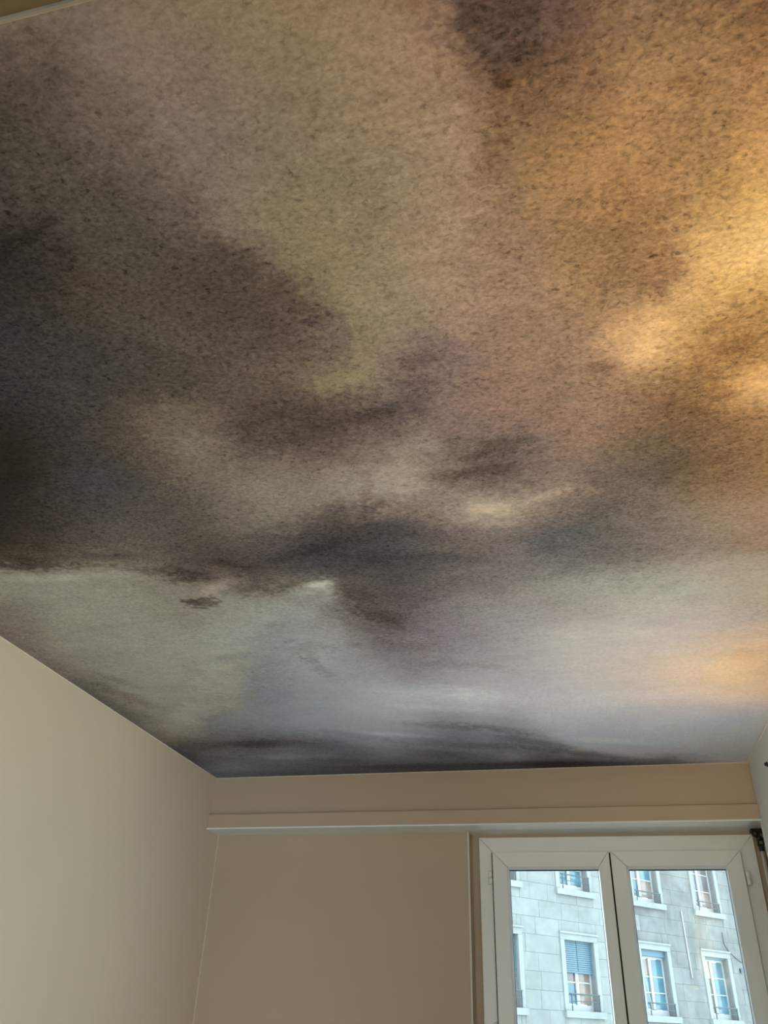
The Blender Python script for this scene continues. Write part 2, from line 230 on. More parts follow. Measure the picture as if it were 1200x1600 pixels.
    (38, 29, 24, 38, 29, 24, 39, 29, 24, 39, 29, 24, 40, 30, 25, 40, 31, 25, 41, 31, 26, 42, 32, 26, 43, 33, 27, 44, 34, 28, 45, 35, 28, 47, 36, 29, 51, 39, 32, 58, 46, 39, 66, 57, 54, 76, 67, 64, 88, 77, 70, 99, 86, 75, 118, 103, 89, 132, 118, 103, 135, 122, 106, 111, 98, 89, 94, 81, 75, 88, 77, 72, 86, 76, 72, 94, 84, 78, 110, 101, 93, 111, 102, 99, 105, 96, 99, 127, 112, 110, 132, 116, 110, 131, 114, 107, 127, 111, 104, 122, 108, 100, 125, 110, 99, 144, 127, 108, 155, 136, 111, 124, 106, 79, 113, 95, 71, 122, 104, 77, 132, 114, 85, 130, 113, 83, 128, 111, 82, 126, 109, 80, 124, 107, 79, 123, 106, 78),
    (39, 29, 24, 39, 29, 24, 39, 29, 24, 38, 29, 24, 38, 28, 23, 38, 28, 23, 38, 28, 23, 38, 29, 24, 39, 29, 24, 39, 30, 24, 41, 31, 25, 43, 33, 27, 51, 40, 33, 62, 51, 46, 73, 64, 61, 80, 71, 68, 88, 77, 69, 102, 89, 78, 124, 111, 97, 140, 127, 112, 126, 114, 101, 106, 93, 84, 96, 83, 76, 92, 80, 75, 88, 76, 73, 87, 76, 73, 94, 84, 83, 95, 88, 89, 98, 90, 94, 129, 113, 111, 135, 118, 112, 133, 116, 110, 129, 113, 105, 124, 108, 100, 124, 108, 99, 127, 110, 97, 122, 105, 87, 107, 91, 70, 120, 101, 75, 154, 133, 100, 161, 140, 105, 155, 134, 100, 148, 128, 95, 142, 123, 91, 137, 119, 88, 135, 117, 87),
    (41, 31, 26, 41, 31, 25, 41, 31, 25, 40, 30, 25, 40, 30, 25, 39, 30, 24, 39, 29, 24, 39, 29, 24, 38, 29, 24, 38, 29, 24, 39, 29, 24, 45, 35, 29, 54, 44, 39, 72, 62, 59, 79, 70, 71, 83, 75, 73, 90, 79, 71, 105, 91, 80, 124, 111, 97, 135, 123, 108, 123, 110, 98, 111, 98, 89, 109, 95, 87, 108, 95, 87, 108, 94, 87, 108, 95, 89, 113, 102, 98, 117, 109, 105, 126, 118, 115, 132, 117, 113, 130, 114, 108, 129, 113, 107, 130, 113, 106, 127, 109, 102, 123, 106, 98, 120, 104, 94, 112, 96, 82, 101, 85, 67, 110, 91, 70, 159, 138, 108, 173, 152, 124, 175, 154, 125, 175, 153, 122, 172, 150, 118, 168, 146, 112, 163, 141, 106),
    (43, 33, 27, 43, 33, 27, 42, 32, 27, 42, 32, 26, 42, 32, 26, 41, 31, 26, 41, 31, 26, 41, 31, 25, 40, 30, 25, 41, 31, 25, 45, 35, 30, 57, 46, 41, 68, 58, 54, 78, 68, 67, 81, 74, 75, 87, 77, 74, 93, 81, 72, 103, 90, 80, 119, 105, 93, 132, 119, 105, 141, 127, 113, 136, 123, 110, 134, 121, 109, 129, 116, 105, 127, 114, 104, 128, 116, 107, 136, 125, 117, 147, 138, 128, 151, 141, 132, 127, 114, 109, 106, 95, 91, 103, 93, 91, 118, 104, 101, 127, 110, 103, 124, 107, 99, 115, 100, 90, 106, 91, 79, 96, 81, 67, 102, 84, 65, 123, 103, 81, 145, 125, 103, 152, 132, 109, 160, 139, 115, 166, 145, 120, 171, 151, 124, 176, 155, 127),
    (48, 38, 30, 47, 37, 30, 46, 36, 29, 46, 36, 29, 45, 35, 28, 44, 34, 28, 43, 33, 27, 43, 33, 27, 42, 32, 27, 44, 34, 29, 53, 43, 38, 64, 54, 49, 75, 65, 61, 83, 74, 72, 89, 79, 77, 94, 83, 77, 98, 86, 79, 103, 91, 83, 114, 101, 91, 131, 118, 107, 144, 131, 117, 145, 133, 119, 144, 133, 119, 140, 130, 117, 142, 133, 120, 150, 141, 130, 159, 152, 141, 165, 158, 146, 145, 134, 125, 122, 109, 105, 107, 95, 92, 100, 90, 88, 116, 103, 100, 129, 113, 106, 126, 110, 102, 109, 96, 87, 95, 85, 75, 90, 78, 66, 97, 81, 65, 109, 92, 74, 129, 110, 91, 133, 114, 95, 136, 116, 97, 138, 118, 98, 141, 120, 100, 146, 126, 104),
    (51, 41, 33, 50, 40, 32, 50, 40, 32, 49, 39, 31, 49, 39, 31, 48, 38, 30, 47, 37, 30, 47, 37, 29, 47, 37, 30, 54, 44, 37, 63, 53, 46, 72, 62, 57, 80, 71, 66, 88, 79, 74, 93, 82, 78, 96, 85, 80, 99, 87, 81, 102, 90, 83, 112, 100, 92, 129, 116, 106, 140, 128, 116, 144, 134, 120, 146, 136, 122, 146, 136, 125, 154, 145, 134, 161, 154, 142, 169, 163, 152, 167, 160, 149, 126, 112, 105, 115, 103, 98, 108, 95, 92, 106, 94, 91, 119, 106, 102, 128, 114, 107, 120, 108, 101, 106, 96, 89, 99, 89, 79, 93, 83, 71, 98, 84, 69, 107, 91, 74, 121, 104, 85, 123, 106, 87, 124, 107, 88, 125, 108, 89, 127, 109, 91, 130, 111, 93),
    (59, 49, 40, 58, 48, 39, 57, 46, 37, 54, 44, 36, 52, 42, 34, 51, 41, 33, 50, 40, 32, 51, 41, 33, 56, 45, 37, 66, 55, 47, 75, 63, 56, 83, 71, 65, 89, 78, 73, 96, 84, 80, 98, 87, 82, 98, 87, 82, 98, 87, 82, 100, 89, 83, 114, 101, 92, 134, 121, 109, 146, 135, 121, 148, 137, 123, 145, 134, 121, 142, 131, 121, 150, 139, 130, 154, 145, 135, 156, 148, 138, 150, 140, 129, 148, 136, 126, 138, 127, 119, 122, 110, 105, 119, 107, 102, 127, 115, 109, 126, 114, 107, 110, 101, 97, 100, 94, 91, 102, 95, 87, 96, 88, 77, 104, 91, 74, 114, 97, 78, 127, 109, 88, 128, 111, 90, 126, 109, 89, 124, 107, 87, 123, 106, 87, 123, 106, 87),
    (84, 71, 61, 75, 61, 53, 70, 58, 49, 67, 55, 46, 64, 52, 44, 62, 50, 42, 61, 50, 41, 63, 52, 43, 73, 60, 51, 83, 69, 60, 91, 77, 69, 98, 84, 77, 103, 90, 84, 105, 92, 87, 102, 90, 85, 98, 87, 82, 96, 85, 80, 97, 86, 80, 111, 100, 91, 130, 117, 107, 135, 124, 112, 128, 116, 107, 113, 100, 94, 107, 95, 90, 113, 101, 96, 126, 114, 108, 134, 122, 114, 136, 125, 115, 147, 136, 126, 167, 157, 144, 157, 147, 136, 155, 144, 134, 156, 144, 134, 138, 127, 119, 108, 101, 99, 105, 100, 97, 107, 101, 96, 101, 94, 86, 112, 98, 83, 124, 107, 87, 136, 118, 97, 139, 121, 100, 137, 118, 98, 135, 116, 96, 133, 115, 94, 132, 114, 93),
    (161, 148, 132, 157, 144, 128, 145, 131, 117, 129, 115, 102, 111, 97, 85, 94, 80, 70, 83, 69, 60, 83, 69, 59, 91, 77, 67, 101, 87, 77, 110, 96, 87, 119, 105, 95, 118, 105, 97, 112, 100, 93, 104, 93, 87, 97, 86, 80, 93, 82, 76, 93, 82, 77, 99, 89, 83, 107, 96, 90, 107, 96, 91, 95, 84, 82, 77, 68, 68, 77, 68, 67, 81, 72, 70, 87, 78, 76, 97, 88, 86, 112, 102, 97, 132, 121, 115, 167, 156, 144, 181, 170, 154, 169, 157, 143, 139, 126, 117, 119, 110, 105, 106, 100, 99, 108, 102, 100, 113, 106, 102, 120, 111, 105, 126, 114, 102, 135, 120, 104, 142, 126, 108, 146, 129, 110, 145, 127, 107, 144, 126, 106, 143, 124, 104, 142, 123, 103),
    (176, 165, 149, 175, 164, 148, 174, 162, 147, 172, 160, 145, 169, 157, 142, 164, 152, 137, 158, 145, 131, 150, 136, 123, 149, 136, 122, 153, 141, 126, 148, 136, 122, 142, 129, 116, 130, 117, 107, 119, 106, 99, 108, 96, 89, 98, 87, 80, 90, 78, 73, 88, 76, 72, 93, 82, 78, 95, 84, 81, 91, 81, 79, 80, 71, 72, 71, 64, 65, 75, 67, 68, 79, 72, 72, 82, 76, 76, 89, 82, 81, 99, 90, 89, 109, 98, 96, 123, 112, 108, 140, 128, 122, 134, 123, 117, 115, 107, 105, 102, 99, 99, 103, 99, 99, 107, 103, 101, 119, 112, 108, 133, 125, 118, 142, 131, 122, 148, 136, 125, 150, 138, 125, 155, 139, 126, 154, 138, 123, 152, 136, 120, 151, 134, 118, 150, 133, 115),
    (174, 163, 147, 175, 164, 148, 175, 165, 149, 175, 165, 149, 175, 165, 149, 173, 163, 148, 172, 162, 147, 170, 160, 146, 175, 168, 153, 174, 167, 152, 167, 158, 144, 161, 151, 137, 152, 141, 128, 134, 121, 111, 115, 102, 95, 100, 87, 81, 94, 81, 76, 90, 78, 74, 91, 80, 77, 90, 80, 78, 86, 77, 75, 80, 71, 72, 76, 68, 70, 80, 72, 74, 82, 75, 76, 85, 79, 81, 93, 86, 86, 104, 95, 92, 112, 101, 98, 118, 106, 103, 120, 110, 109, 115, 108, 107, 103, 99, 101, 99, 97, 98, 98, 97, 98, 106, 102, 102, 117, 111, 110, 133, 125, 121, 144, 134, 128, 150, 138, 131, 153, 141, 132, 159, 144, 135, 160, 144, 135, 159, 144, 134, 158, 143, 133, 157, 142, 130),
    (164, 151, 137, 166, 154, 139, 168, 156, 141, 169, 158, 143, 170, 160, 145, 171, 161, 146, 171, 163, 148, 171, 163, 149, 170, 163, 149, 168, 160, 145, 163, 154, 140, 160, 150, 136, 154, 144, 130, 147, 135, 124, 127, 114, 105, 112, 99, 92, 118, 104, 96, 106, 94, 87, 97, 85, 81, 96, 85, 81, 92, 82, 79, 87, 77, 77, 78, 70, 71, 77, 70, 71, 75, 70, 71, 78, 73, 74, 87, 81, 81, 102, 94, 92, 112, 103, 100, 118, 109, 107, 120, 110, 109, 113, 106, 107, 102, 100, 102, 104, 101, 103, 105, 101, 103, 109, 105, 106, 117, 112, 112, 129, 123, 120, 139, 131, 127, 145, 136, 130, 151, 140, 133, 158, 144, 136, 159, 145, 137, 160, 145, 137, 160, 145, 137, 161, 146, 137),
    (153, 139, 126, 154, 140, 127, 155, 142, 129, 157, 144, 130, 160, 149, 135, 163, 154, 140, 169, 161, 147, 171, 164, 149, 169, 162, 147, 167, 159, 144, 165, 156, 141, 163, 154, 138, 158, 148, 134, 158, 148, 134, 152, 140, 128, 147, 135, 123, 142, 129, 119, 122, 109, 101, 110, 96, 90, 110, 98, 92, 114, 104, 98, 110, 101, 96, 90, 81, 78, 85, 76, 74, 83, 75, 73, 86, 78, 77, 91, 84, 83, 103, 95, 93, 112, 103, 101, 118, 109, 108, 121, 112, 112, 118, 111, 111, 113, 109, 110, 111, 107, 109, 111, 108, 110, 113, 111, 112, 119, 115, 115, 125, 121, 120, 132, 127, 124, 140, 133, 129, 147, 137, 133, 153, 140, 134, 156, 141, 134, 156, 142, 135, 157, 143, 136, 158, 144, 136),
    (147, 132, 120, 147, 133, 120, 148, 133, 121, 149, 136, 124, 153, 142, 129, 158, 149, 137, 166, 160, 146, 168, 162, 148, 168, 161, 147, 168, 161, 146, 167, 159, 144, 164, 154, 139, 159, 148, 134, 162, 151, 137, 157, 144, 131, 155, 144, 132, 147, 137, 126, 135, 123, 114, 130, 117, 109, 135, 124, 116, 151, 143, 136, 157, 151, 143, 116, 104, 98, 95, 85, 82, 88, 79, 77, 92, 83, 82, 99, 91, 90, 111, 102, 100, 120, 110, 109, 124, 115, 114, 128, 121, 120, 128, 122, 122, 127, 123, 124, 122, 120, 121, 119, 118, 120, 119, 118, 120, 123, 121, 122, 132, 129, 127, 141, 138, 135, 147, 143, 140, 150, 145, 142, 154, 144, 141, 154, 141, 136, 154, 140, 135, 154, 140, 134, 155, 140, 135),
    (141, 126, 114, 142, 127, 115, 144, 130, 118, 148, 136, 124, 154, 143, 131, 162, 155, 141, 167, 161, 148, 168, 163, 149, 169, 163, 149, 169, 162, 148, 166, 159, 145, 161, 152, 137, 156, 145, 131, 161, 148, 135, 161, 149, 136, 164, 155, 143, 159, 151, 141, 156, 148, 138, 153, 144, 134, 153, 146, 138, 158, 153, 147, 158, 152, 145, 111, 98, 94, 98, 87, 84, 92, 82, 81, 100, 90, 89, 110, 101, 100, 118, 109, 108, 124, 115, 115, 129, 121, 120, 134, 128, 127, 138, 134, 133, 143, 141, 140, 142, 141, 140, 142, 143, 141, 141, 142, 141, 145, 146, 144, 149, 150, 148, 155, 155, 152, 159, 159, 156, 159, 160, 160, 162, 162, 163, 164, 163, 164, 163, 160, 161, 162, 156, 156, 160, 152, 151),
    (136, 121, 110, 137, 122, 112, 145, 131, 120, 152, 140, 129, 161, 151, 139, 168, 161, 147, 170, 164, 151, 170, 165, 151, 170, 165, 151, 168, 163, 149, 164, 159, 145, 160, 152, 138, 157, 147, 133, 161, 150, 137, 163, 154, 142, 164, 158, 149, 162, 157, 148, 162, 157, 148, 161, 155, 146, 160, 155, 148, 160, 156, 152, 144, 136, 132, 111, 97, 93, 98, 86, 82, 97, 85, 83, 107, 96, 95, 120, 110, 110, 128, 121, 120, 133, 126, 126, 136, 130, 130, 141, 136, 136, 146, 143, 142, 155, 154, 151, 159, 159, 155, 160, 161, 156, 157, 159, 155, 160, 163, 159, 162, 167, 164, 165, 170, 168, 166, 170, 169, 165, 170, 171, 167, 172, 173, 169, 172, 174, 169, 172, 175, 169, 171, 174, 168, 169, 172),
    (131, 117, 107, 137, 124, 114, 149, 136, 125, 159, 147, 135, 168, 159, 145, 171, 164, 150, 171, 166, 152, 170, 166, 153, 170, 166, 152, 168, 164, 152, 166, 162, 149, 163, 157, 144, 160, 152, 140, 157, 150, 139, 157, 151, 142, 159, 155, 147, 161, 156, 150, 162, 158, 150, 164, 158, 152, 163, 158, 153, 158, 153, 150, 132, 121, 117, 110, 96, 91, 101, 88, 83, 104, 92, 88, 115, 104, 103, 129, 120, 121, 138, 131, 132, 144, 137, 138, 145, 140, 142, 149, 144, 146, 151, 148, 149, 156, 154, 153, 160, 161, 157, 164, 165, 161, 165, 168, 164, 167, 172, 168, 168, 175, 171, 169, 178, 176, 168, 177, 177, 167, 176, 178, 168, 176, 178, 169, 176, 176, 169, 175, 177, 169, 175, 177, 169, 174, 177),
    (131, 118, 108, 141, 127, 117, 153, 140, 128, 166, 154, 141, 171, 161, 148, 171, 163, 150, 170, 165, 152, 168, 165, 152, 169, 166, 153, 170, 167, 154, 170, 166, 153, 168, 164, 151, 165, 160, 148, 162, 157, 147, 161, 157, 149, 162, 158, 151, 161, 158, 152, 163, 160, 154, 166, 162, 158, 165, 160, 156, 155, 149, 146, 130, 119, 115, 114, 100, 97, 107, 93, 90, 115, 100, 98, 123, 112, 111, 135, 126, 128, 145, 138, 139, 151, 145, 147, 154, 150, 152, 158, 154, 155, 159, 156, 157, 161, 158, 158, 163, 162, 162, 166, 166, 165, 170, 172, 170, 171, 175, 173, 172, 176, 176, 172, 178, 180, 170, 180, 181, 168, 178, 181, 166, 175, 178, 166, 173, 174, 166, 173, 174, 167, 174, 175, 167, 174, 175),
    (135, 121, 112, 145, 131, 120, 158, 144, 132, 168, 157, 143, 170, 160, 147, 169, 163, 150, 168, 164, 151, 167, 165, 152, 170, 167, 154, 173, 169, 156, 174, 170, 156, 172, 168, 155, 169, 165, 153, 168, 164, 154, 167, 163, 155, 165, 163, 156, 161, 160, 156, 166, 164, 160, 172, 168, 166, 169, 164, 162, 157, 150, 147, 138, 126, 123, 120, 107, 105, 115, 100, 99, 122, 109, 108, 130, 118, 119, 141, 130, 133, 149, 140, 144, 155, 147, 151, 159, 153, 157, 164, 158, 162, 167, 164, 165, 167, 164, 165, 166, 166, 167, 169, 170, 171, 174, 177, 176, 176, 179, 178, 175, 179, 179, 175, 180, 182, 172, 179, 184, 168, 178, 184, 164, 172, 177, 163, 168, 171, 163, 167, 169, 163, 168, 170, 163, 169, 170),
    (138, 124, 114, 147, 133, 122, 160, 146, 133, 167, 155, 142, 169, 159, 146, 169, 163, 150, 169, 165, 153, 170, 168, 155, 173, 170, 156, 175, 171, 158, 175, 171, 157, 173, 169, 156, 173, 169, 156, 175, 171, 160, 174, 170, 161, 167, 166, 160, 163, 164, 162, 172, 171, 170, 179, 177, 176, 176, 172, 172, 165, 158, 156, 148, 138, 136, 127, 115, 114, 122, 109, 109, 128, 116, 117, 136, 124, 127, 146, 135, 139, 153, 143, 147, 158, 149, 154, 162, 155, 160, 168, 162, 165, 173, 168, 172, 174, 170, 174, 172, 170, 174, 173, 174, 177, 177, 179, 182, 179, 180, 183, 178, 181, 184, 178, 182, 184, 174, 180, 184, 169, 179, 184, 165, 173, 178, 162, 167, 171, 162, 165, 168, 162, 165, 168, 162, 165, 168),
    (137, 123, 113, 146, 131, 121, 158, 143, 130, 165, 153, 140, 168, 158, 145, 170, 163, 151, 172, 167, 154, 174, 170, 156, 176, 172, 158, 177, 173, 159, 177, 172, 157, 176, 172, 157, 179, 174, 160, 181, 176, 164, 176, 173, 164, 163, 164, 162, 166, 168, 168, 179, 179, 180, 185, 184, 186, 180, 177, 178, 169, 163, 163, 155, 146, 146, 135, 124, 125, 132, 121, 122, 135, 125, 127, 142, 131, 135, 151, 140, 145, 156, 147, 152, 161, 153, 157, 165, 158, 163, 171, 165, 169, 178, 174, 178, 181, 178, 182, 180, 178, 182, 178, 179, 182, 179, 181, 185, 179, 182, 187, 179, 181, 190, 178, 180, 191, 176, 178, 191, 172, 177, 189, 169, 173, 186, 164, 167, 179, 162, 165, 166, 162, 164, 166, 161, 164, 167),
    (134, 119, 109, 143, 127, 116, 155, 140, 128, 164, 151, 138, 167, 157, 144, 170, 164, 152, 173, 168, 155, 174, 170, 157, 177, 173, 159, 179, 175, 160, 178, 173, 158, 178, 173, 159, 181, 176, 162, 183, 179, 165, 170, 169, 163, 161, 163, 162, 170, 172, 173, 182, 184, 186, 186, 188, 191, 179, 177, 180, 170, 165, 166, 159, 151, 152, 145, 136, 138, 143, 133, 136, 145, 135, 138, 150, 140, 145, 156, 147, 152, 160, 151, 156, 163, 156, 161, 168, 162, 167, 174, 170, 174, 182, 180, 183, 187, 185, 188, 187, 186, 188, 184, 185, 187, 181, 184, 188, 178, 182, 188, 178, 181, 191, 179, 180, 192, 179, 179, 190, 177, 178, 187, 174, 175, 184, 170, 169, 177, 167, 166, 172, 166, 165, 172, 165, 164, 172),
    (130, 113, 104, 139, 123, 113, 155, 139, 127, 165, 153, 140, 169, 160, 148, 171, 166, 154, 171, 167, 155, 172, 169, 156, 176, 174, 159, 178, 175, 160, 176, 172, 158, 175, 170, 158, 177, 173, 160, 173, 170, 161, 162, 162, 159, 162, 163, 163, 174, 176, 177, 183, 186, 190, 185, 187, 190, 175, 175, 178, 168, 164, 166, 161, 155, 157, 154, 146, 150, 150, 141, 144, 153, 143, 146, 159, 150, 155, 164, 155, 161, 164, 156, 162, 165, 159, 165, 171, 166, 171, 178, 174, 178, 185, 183, 187, 190, 189, 192, 192, 190, 193, 189, 189, 191, 185, 187, 190, 180, 184, 189, 180, 183, 192, 182, 183, 193, 184, 183, 191, 184, 182, 188, 182, 179, 184, 177, 173, 176, 175, 170, 170, 173, 168, 169, 172, 167, 170),
    (119, 109, 104, 130, 120, 114, 150, 139, 130, 166, 154, 143, 173, 165, 154, 172, 168, 156, 171, 168, 156, 172, 171, 157, 176, 175, 161, 175, 173, 160, 171, 168, 157, 168, 165, 155, 170, 167, 156, 159, 159, 156, 159, 159, 157, 164, 165, 164, 176, 178, 180, 184, 186, 191, 183, 185, 188, 175, 175, 178, 169, 166, 169, 165, 160, 164, 160, 153, 157, 153, 144, 147, 158, 148, 151, 168, 158, 164, 172, 164, 170, 171, 164, 171, 170, 166, 171, 175, 171, 175, 182, 178, 181, 189, 186, 190, 193, 191, 195, 194, 192, 195, 192, 191, 193, 188, 188, 191, 185, 186, 191, 185, 186, 193, 189, 187, 195, 191, 188, 194, 192, 188, 190, 191, 185, 185, 187, 180, 178, 185, 175, 170, 183, 173, 168, 182, 173, 168),
    (112, 103, 98, 124, 114, 108, 144, 133, 125, 168, 156, 145, 177, 169, 158, 174, 169, 157, 171, 169, 156, 173, 172, 159, 175, 174, 161, 171, 170, 159, 165, 163, 155, 163, 161, 152, 163, 160, 153, 155, 155, 154, 162, 161, 159, 169, 169, 169, 179, 180, 183, 185, 187, 193, 183, 185, 189, 178, 178, 182, 173, 172, 176, 172, 168, 174, 165, 159, 164, 156, 146, 150, 163, 153, 157, 177, 168, 173, 182, 175, 181, 179, 175, 181, 177, 174, 179, 179, 176, 180, 184, 180, 183, 190, 187, 190, 194, 191, 195, 196, 193, 196, 194, 192, 194, 191, 189, 192, 189, 189, 192, 191, 189, 193, 196, 192, 194, 199, 193, 195, 201, 194, 193, 200, 193, 189, 197, 187, 180, 193, 180, 170, 191, 176, 167, 190, 176, 168),
    (105, 97, 92, 116, 107, 102, 141, 130, 123, 171, 161, 150, 178, 171, 160, 174, 170, 158, 173, 169, 157, 177, 174, 160, 176, 174, 162, 170, 168, 159, 164, 162, 155, 164, 161, 153, 157, 156, 154, 160, 158, 158, 169, 167, 165, 174, 174, 175, 181, 183, 186, 185, 188, 192, 185, 186, 191, 183, 183, 188, 180, 180, 185, 180, 178, 184, 170, 164, 170, 160, 151, 156, 168, 159, 164, 183, 175, 181, 187, 182, 188, 186, 182, 188, 183, 180, 186, 184, 180, 184, 187, 183, 186, 192, 188, 191, 196, 192, 196, 197, 193, 196, 196, 193, 195, 193, 191, 193, 193, 191, 193, 196, 191, 192, 202, 194, 193, 206, 197, 195, 208, 200, 195, 208, 199, 190, 206, 193, 180, 197, 184, 172, 193, 179, 169, 193, 179, 169),
    (103, 94, 90, 115, 105, 100, 147, 136, 128, 175, 166, 155, 177, 171, 161, 175, 170, 158, 175, 170, 157, 179, 175, 161, 177, 173, 161, 172, 169, 159, 168, 165, 156, 168, 164, 155, 158, 158, 159, 167, 165, 165, 175, 173, 173, 179, 179, 182, 184, 185, 190, 186, 188, 193, 187, 189, 193, 188, 188, 193, 188, 189, 194, 188, 187, 193, 178, 173, 179, 170, 162, 168, 177, 170, 176, 189, 183, 189, 193, 189, 195, 191, 189, 194, 189, 186, 192, 188, 185, 189, 192, 188, 191, 196, 192, 196, 199, 195, 199, 200, 196, 199, 199, 196, 197, 197, 194, 196, 197, 193, 194, 200, 194, 193, 206, 197, 193, 210, 201, 196, 211, 203, 197, 212, 202, 189, 208, 195, 180, 199, 186, 173, 195, 181, 170, 195, 181, 170),
    (108, 98, 94, 124, 114, 108, 156, 145, 135, 175, 167, 157, 177, 171, 160, 176, 169, 158, 176, 171, 157, 179, 174, 160, 177, 172, 160, 175, 170, 158, 174, 169, 158, 167, 164, 160, 164, 164, 165, 173, 171, 173, 179, 177, 180, 182, 183, 188, 185, 187, 193, 188, 189, 194, 192, 192, 197, 194, 195, 200, 196, 197, 202, 196, 195, 200, 188, 186, 191, 185, 181, 187, 190, 187, 192, 198, 194, 200, 201, 198, 204, 200, 198, 203, 197, 195, 201, 196, 193, 198, 199, 195, 200, 201, 198, 203, 204, 200, 205, 205, 201, 205, 204, 201, 203, 203, 199, 201, 201, 197, 199, 204, 199, 197, 211, 202, 197, 215, 205, 199, 215, 206, 199, 215, 203, 187, 209, 197, 182, 202, 188, 175, 197, 184, 172, 198, 184, 172),
    (114, 105, 100, 131, 121, 114, 157, 146, 136, 171, 162, 151, 175, 168, 157, 175, 169, 157, 175, 170, 157, 175, 171, 159, 174, 170, 158, 177, 171, 158, 179, 172, 159, 164, 164, 165, 168, 168, 172, 175, 175, 179, 179, 179, 185, 182, 185, 192, 186, 189, 195, 192, 193, 198, 198, 199, 205, 201, 203, 209, 204, 205, 210, 205, 205, 210, 202, 202, 206, 203, 202, 208, 205, 204, 210, 208, 207, 212, 210, 209, 214, 209, 208, 213, 205, 203, 210, 203, 200, 206, 205, 202, 209, 206, 204, 211, 209, 206, 213, 210, 207, 213, 210, 207, 211, 209, 206, 209, 207, 204, 206, 210, 205, 205, 217, 207, 203, 222, 211, 205, 221, 211, 203, 220, 207, 191, 214, 202, 186, 208, 195, 181, 204, 190, 178, 205, 190, 178),
    (116, 107, 101, 129, 120, 112, 149, 139, 129, 167, 158, 145, 174, 167, 155, 174, 168, 157, 172, 168, 158, 169, 165, 157, 169, 165, 156, 175, 169, 158, 174, 169, 162, 165, 166, 169, 169, 170, 177, 175, 176, 184, 178, 181, 189, 183, 187, 196, 189, 192, 199, 197, 198, 205, 204, 205, 212, 209, 211, 217, 212, 214, 220, 214, 214, 220, 214, 215, 221, 217, 218, 224, 217, 218, 224, 217, 217, 223, 217, 218, 223, 216, 216, 222, 211, 210, 217, 208, 207, 214, 209, 208, 215, 210, 209, 217, 213, 211, 220, 214, 212, 220, 215, 213, 220, 215, 213, 218, 213, 211, 216, 216, 211, 215, 222, 213, 212, 228, 217, 213, 229, 218, 211, 228, 214, 198, 222, 208, 193, 217, 203, 189, 213, 198, 185, 213, 198, 186),
    (114, 105, 99, 123, 114, 107, 142, 132, 123, 167, 157, 145, 173, 165, 154, 172, 167, 157, 170, 166, 158, 161, 158, 155, 166, 163, 157, 174, 168, 161, 167, 166, 167, 167, 168, 174, 171, 173, 182, 175, 179, 188, 179, 184, 194, 185, 190, 200, 192, 195, 204, 200, 202, 210, 207, 210, 217, 214, 216, 223, 217, 219, 226, 219, 220, 227, 220, 221, 227, 222, 224, 230, 222, 224, 230, 223, 224, 230, 224, 224, 230, 221, 221, 227, 214, 213, 221, 211, 211, 219, 212, 213, 222, 214, 214, 224, 216, 215, 226, 216, 216, 226, 218, 217, 226, 219, 218, 226, 218, 217, 224, 221, 218, 224, 227, 220, 223, 232, 222, 223, 234, 223, 219, 233, 219, 209, 231, 216, 200, 226, 211, 197, 221, 205, 193, 222, 206, 195),
    (113, 104, 98, 121, 112, 105, 147, 137, 127, 168, 159, 147, 173, 166, 156, 173, 168, 159, 166, 163, 157, 157, 155, 154, 164, 161, 159, 171, 167, 166, 166, 167, 173, 169, 171, 181, 174, 177, 188, 179, 183, 194, 183, 188, 199, 188, 193, 203, 194, 198, 207, 202, 204, 213, 209, 211, 220, 215, 218, 226, 218, 220, 228, 219, 219, 227, 217, 218, 225, 217, 218, 224, 218, 218, 225, 222, 222, 228, 225, 225, 231, 222, 222, 229, 215, 215, 223, 214, 214, 224, 216, 217, 227, 218, 219, 230, 219, 220, 232, 219, 220, 231, 221, 221, 232, 223, 223, 233, 223, 224, 233, 228, 226, 235, 233, 228, 237, 237, 229, 236, 237, 228, 232, 235, 225, 223, 237, 221, 210, 235, 218, 206, 230, 213, 202, 231, 214, 204),
    (117, 108, 102, 128, 119, 111, 155, 145, 134, 172, 163, 150, 176, 169, 158, 176, 171, 161, 156, 154, 154, 155, 153, 155, 162, 160, 163, 167, 166, 171, 168, 170, 179, 173, 175, 186, 178, 181, 193, 182, 187, 199, 187, 192, 203, 191, 195, 206, 196, 199, 209, 202, 205, 214, 209, 212, 220, 214, 217, 226, 216, 219, 227, 214, 216, 223, 209, 211, 217, 204, 206, 211, 206, 205, 212, 213, 213, 219, 220, 219, 226, 218, 218, 225, 213, 213, 221, 213, 215, 225, 218, 220, 232, 221, 225, 237, 223, 225, 237, 224, 227, 237, 224, 226, 237, 225, 227, 237, 225, 226, 237, 227, 226, 237, 229, 226, 237, 231, 226, 237, 235, 229, 237, 237, 233, 237, 237, 228, 228, 237, 222, 218, 237, 218, 212, 237, 219, 212),
    (127, 117, 111, 140, 130, 121, 163, 152, 141, 176, 166, 154, 178, 169, 158, 169, 163, 156, 148, 147, 149, 151, 150, 154, 157, 158, 165, 164, 165, 174, 169, 171, 182, 175, 177, 190, 181, 184, 197, 185, 190, 202, 190, 194, 206, 193, 197, 209, 197, 201, 211, 202, 205, 216, 208, 211, 220, 211, 215, 226, 212, 215, 225, 207, 210, 219, 200, 202, 210, 192, 194, 200, 193, 195, 201, 202, 204, 209, 210, 212, 217, 210, 212, 217, 207, 209, 215, 210, 215, 223, 218, 224, 235, 220, 224, 237, 221, 224, 237, 222, 225, 237, 221, 224, 237, 222, 224, 237, 222, 223, 237, 222, 223, 237, 222, 222, 237, 223, 221, 237, 225, 222, 237, 227, 225, 237, 234, 228, 237, 237, 228, 235, 237, 223, 227, 237, 221, 223),
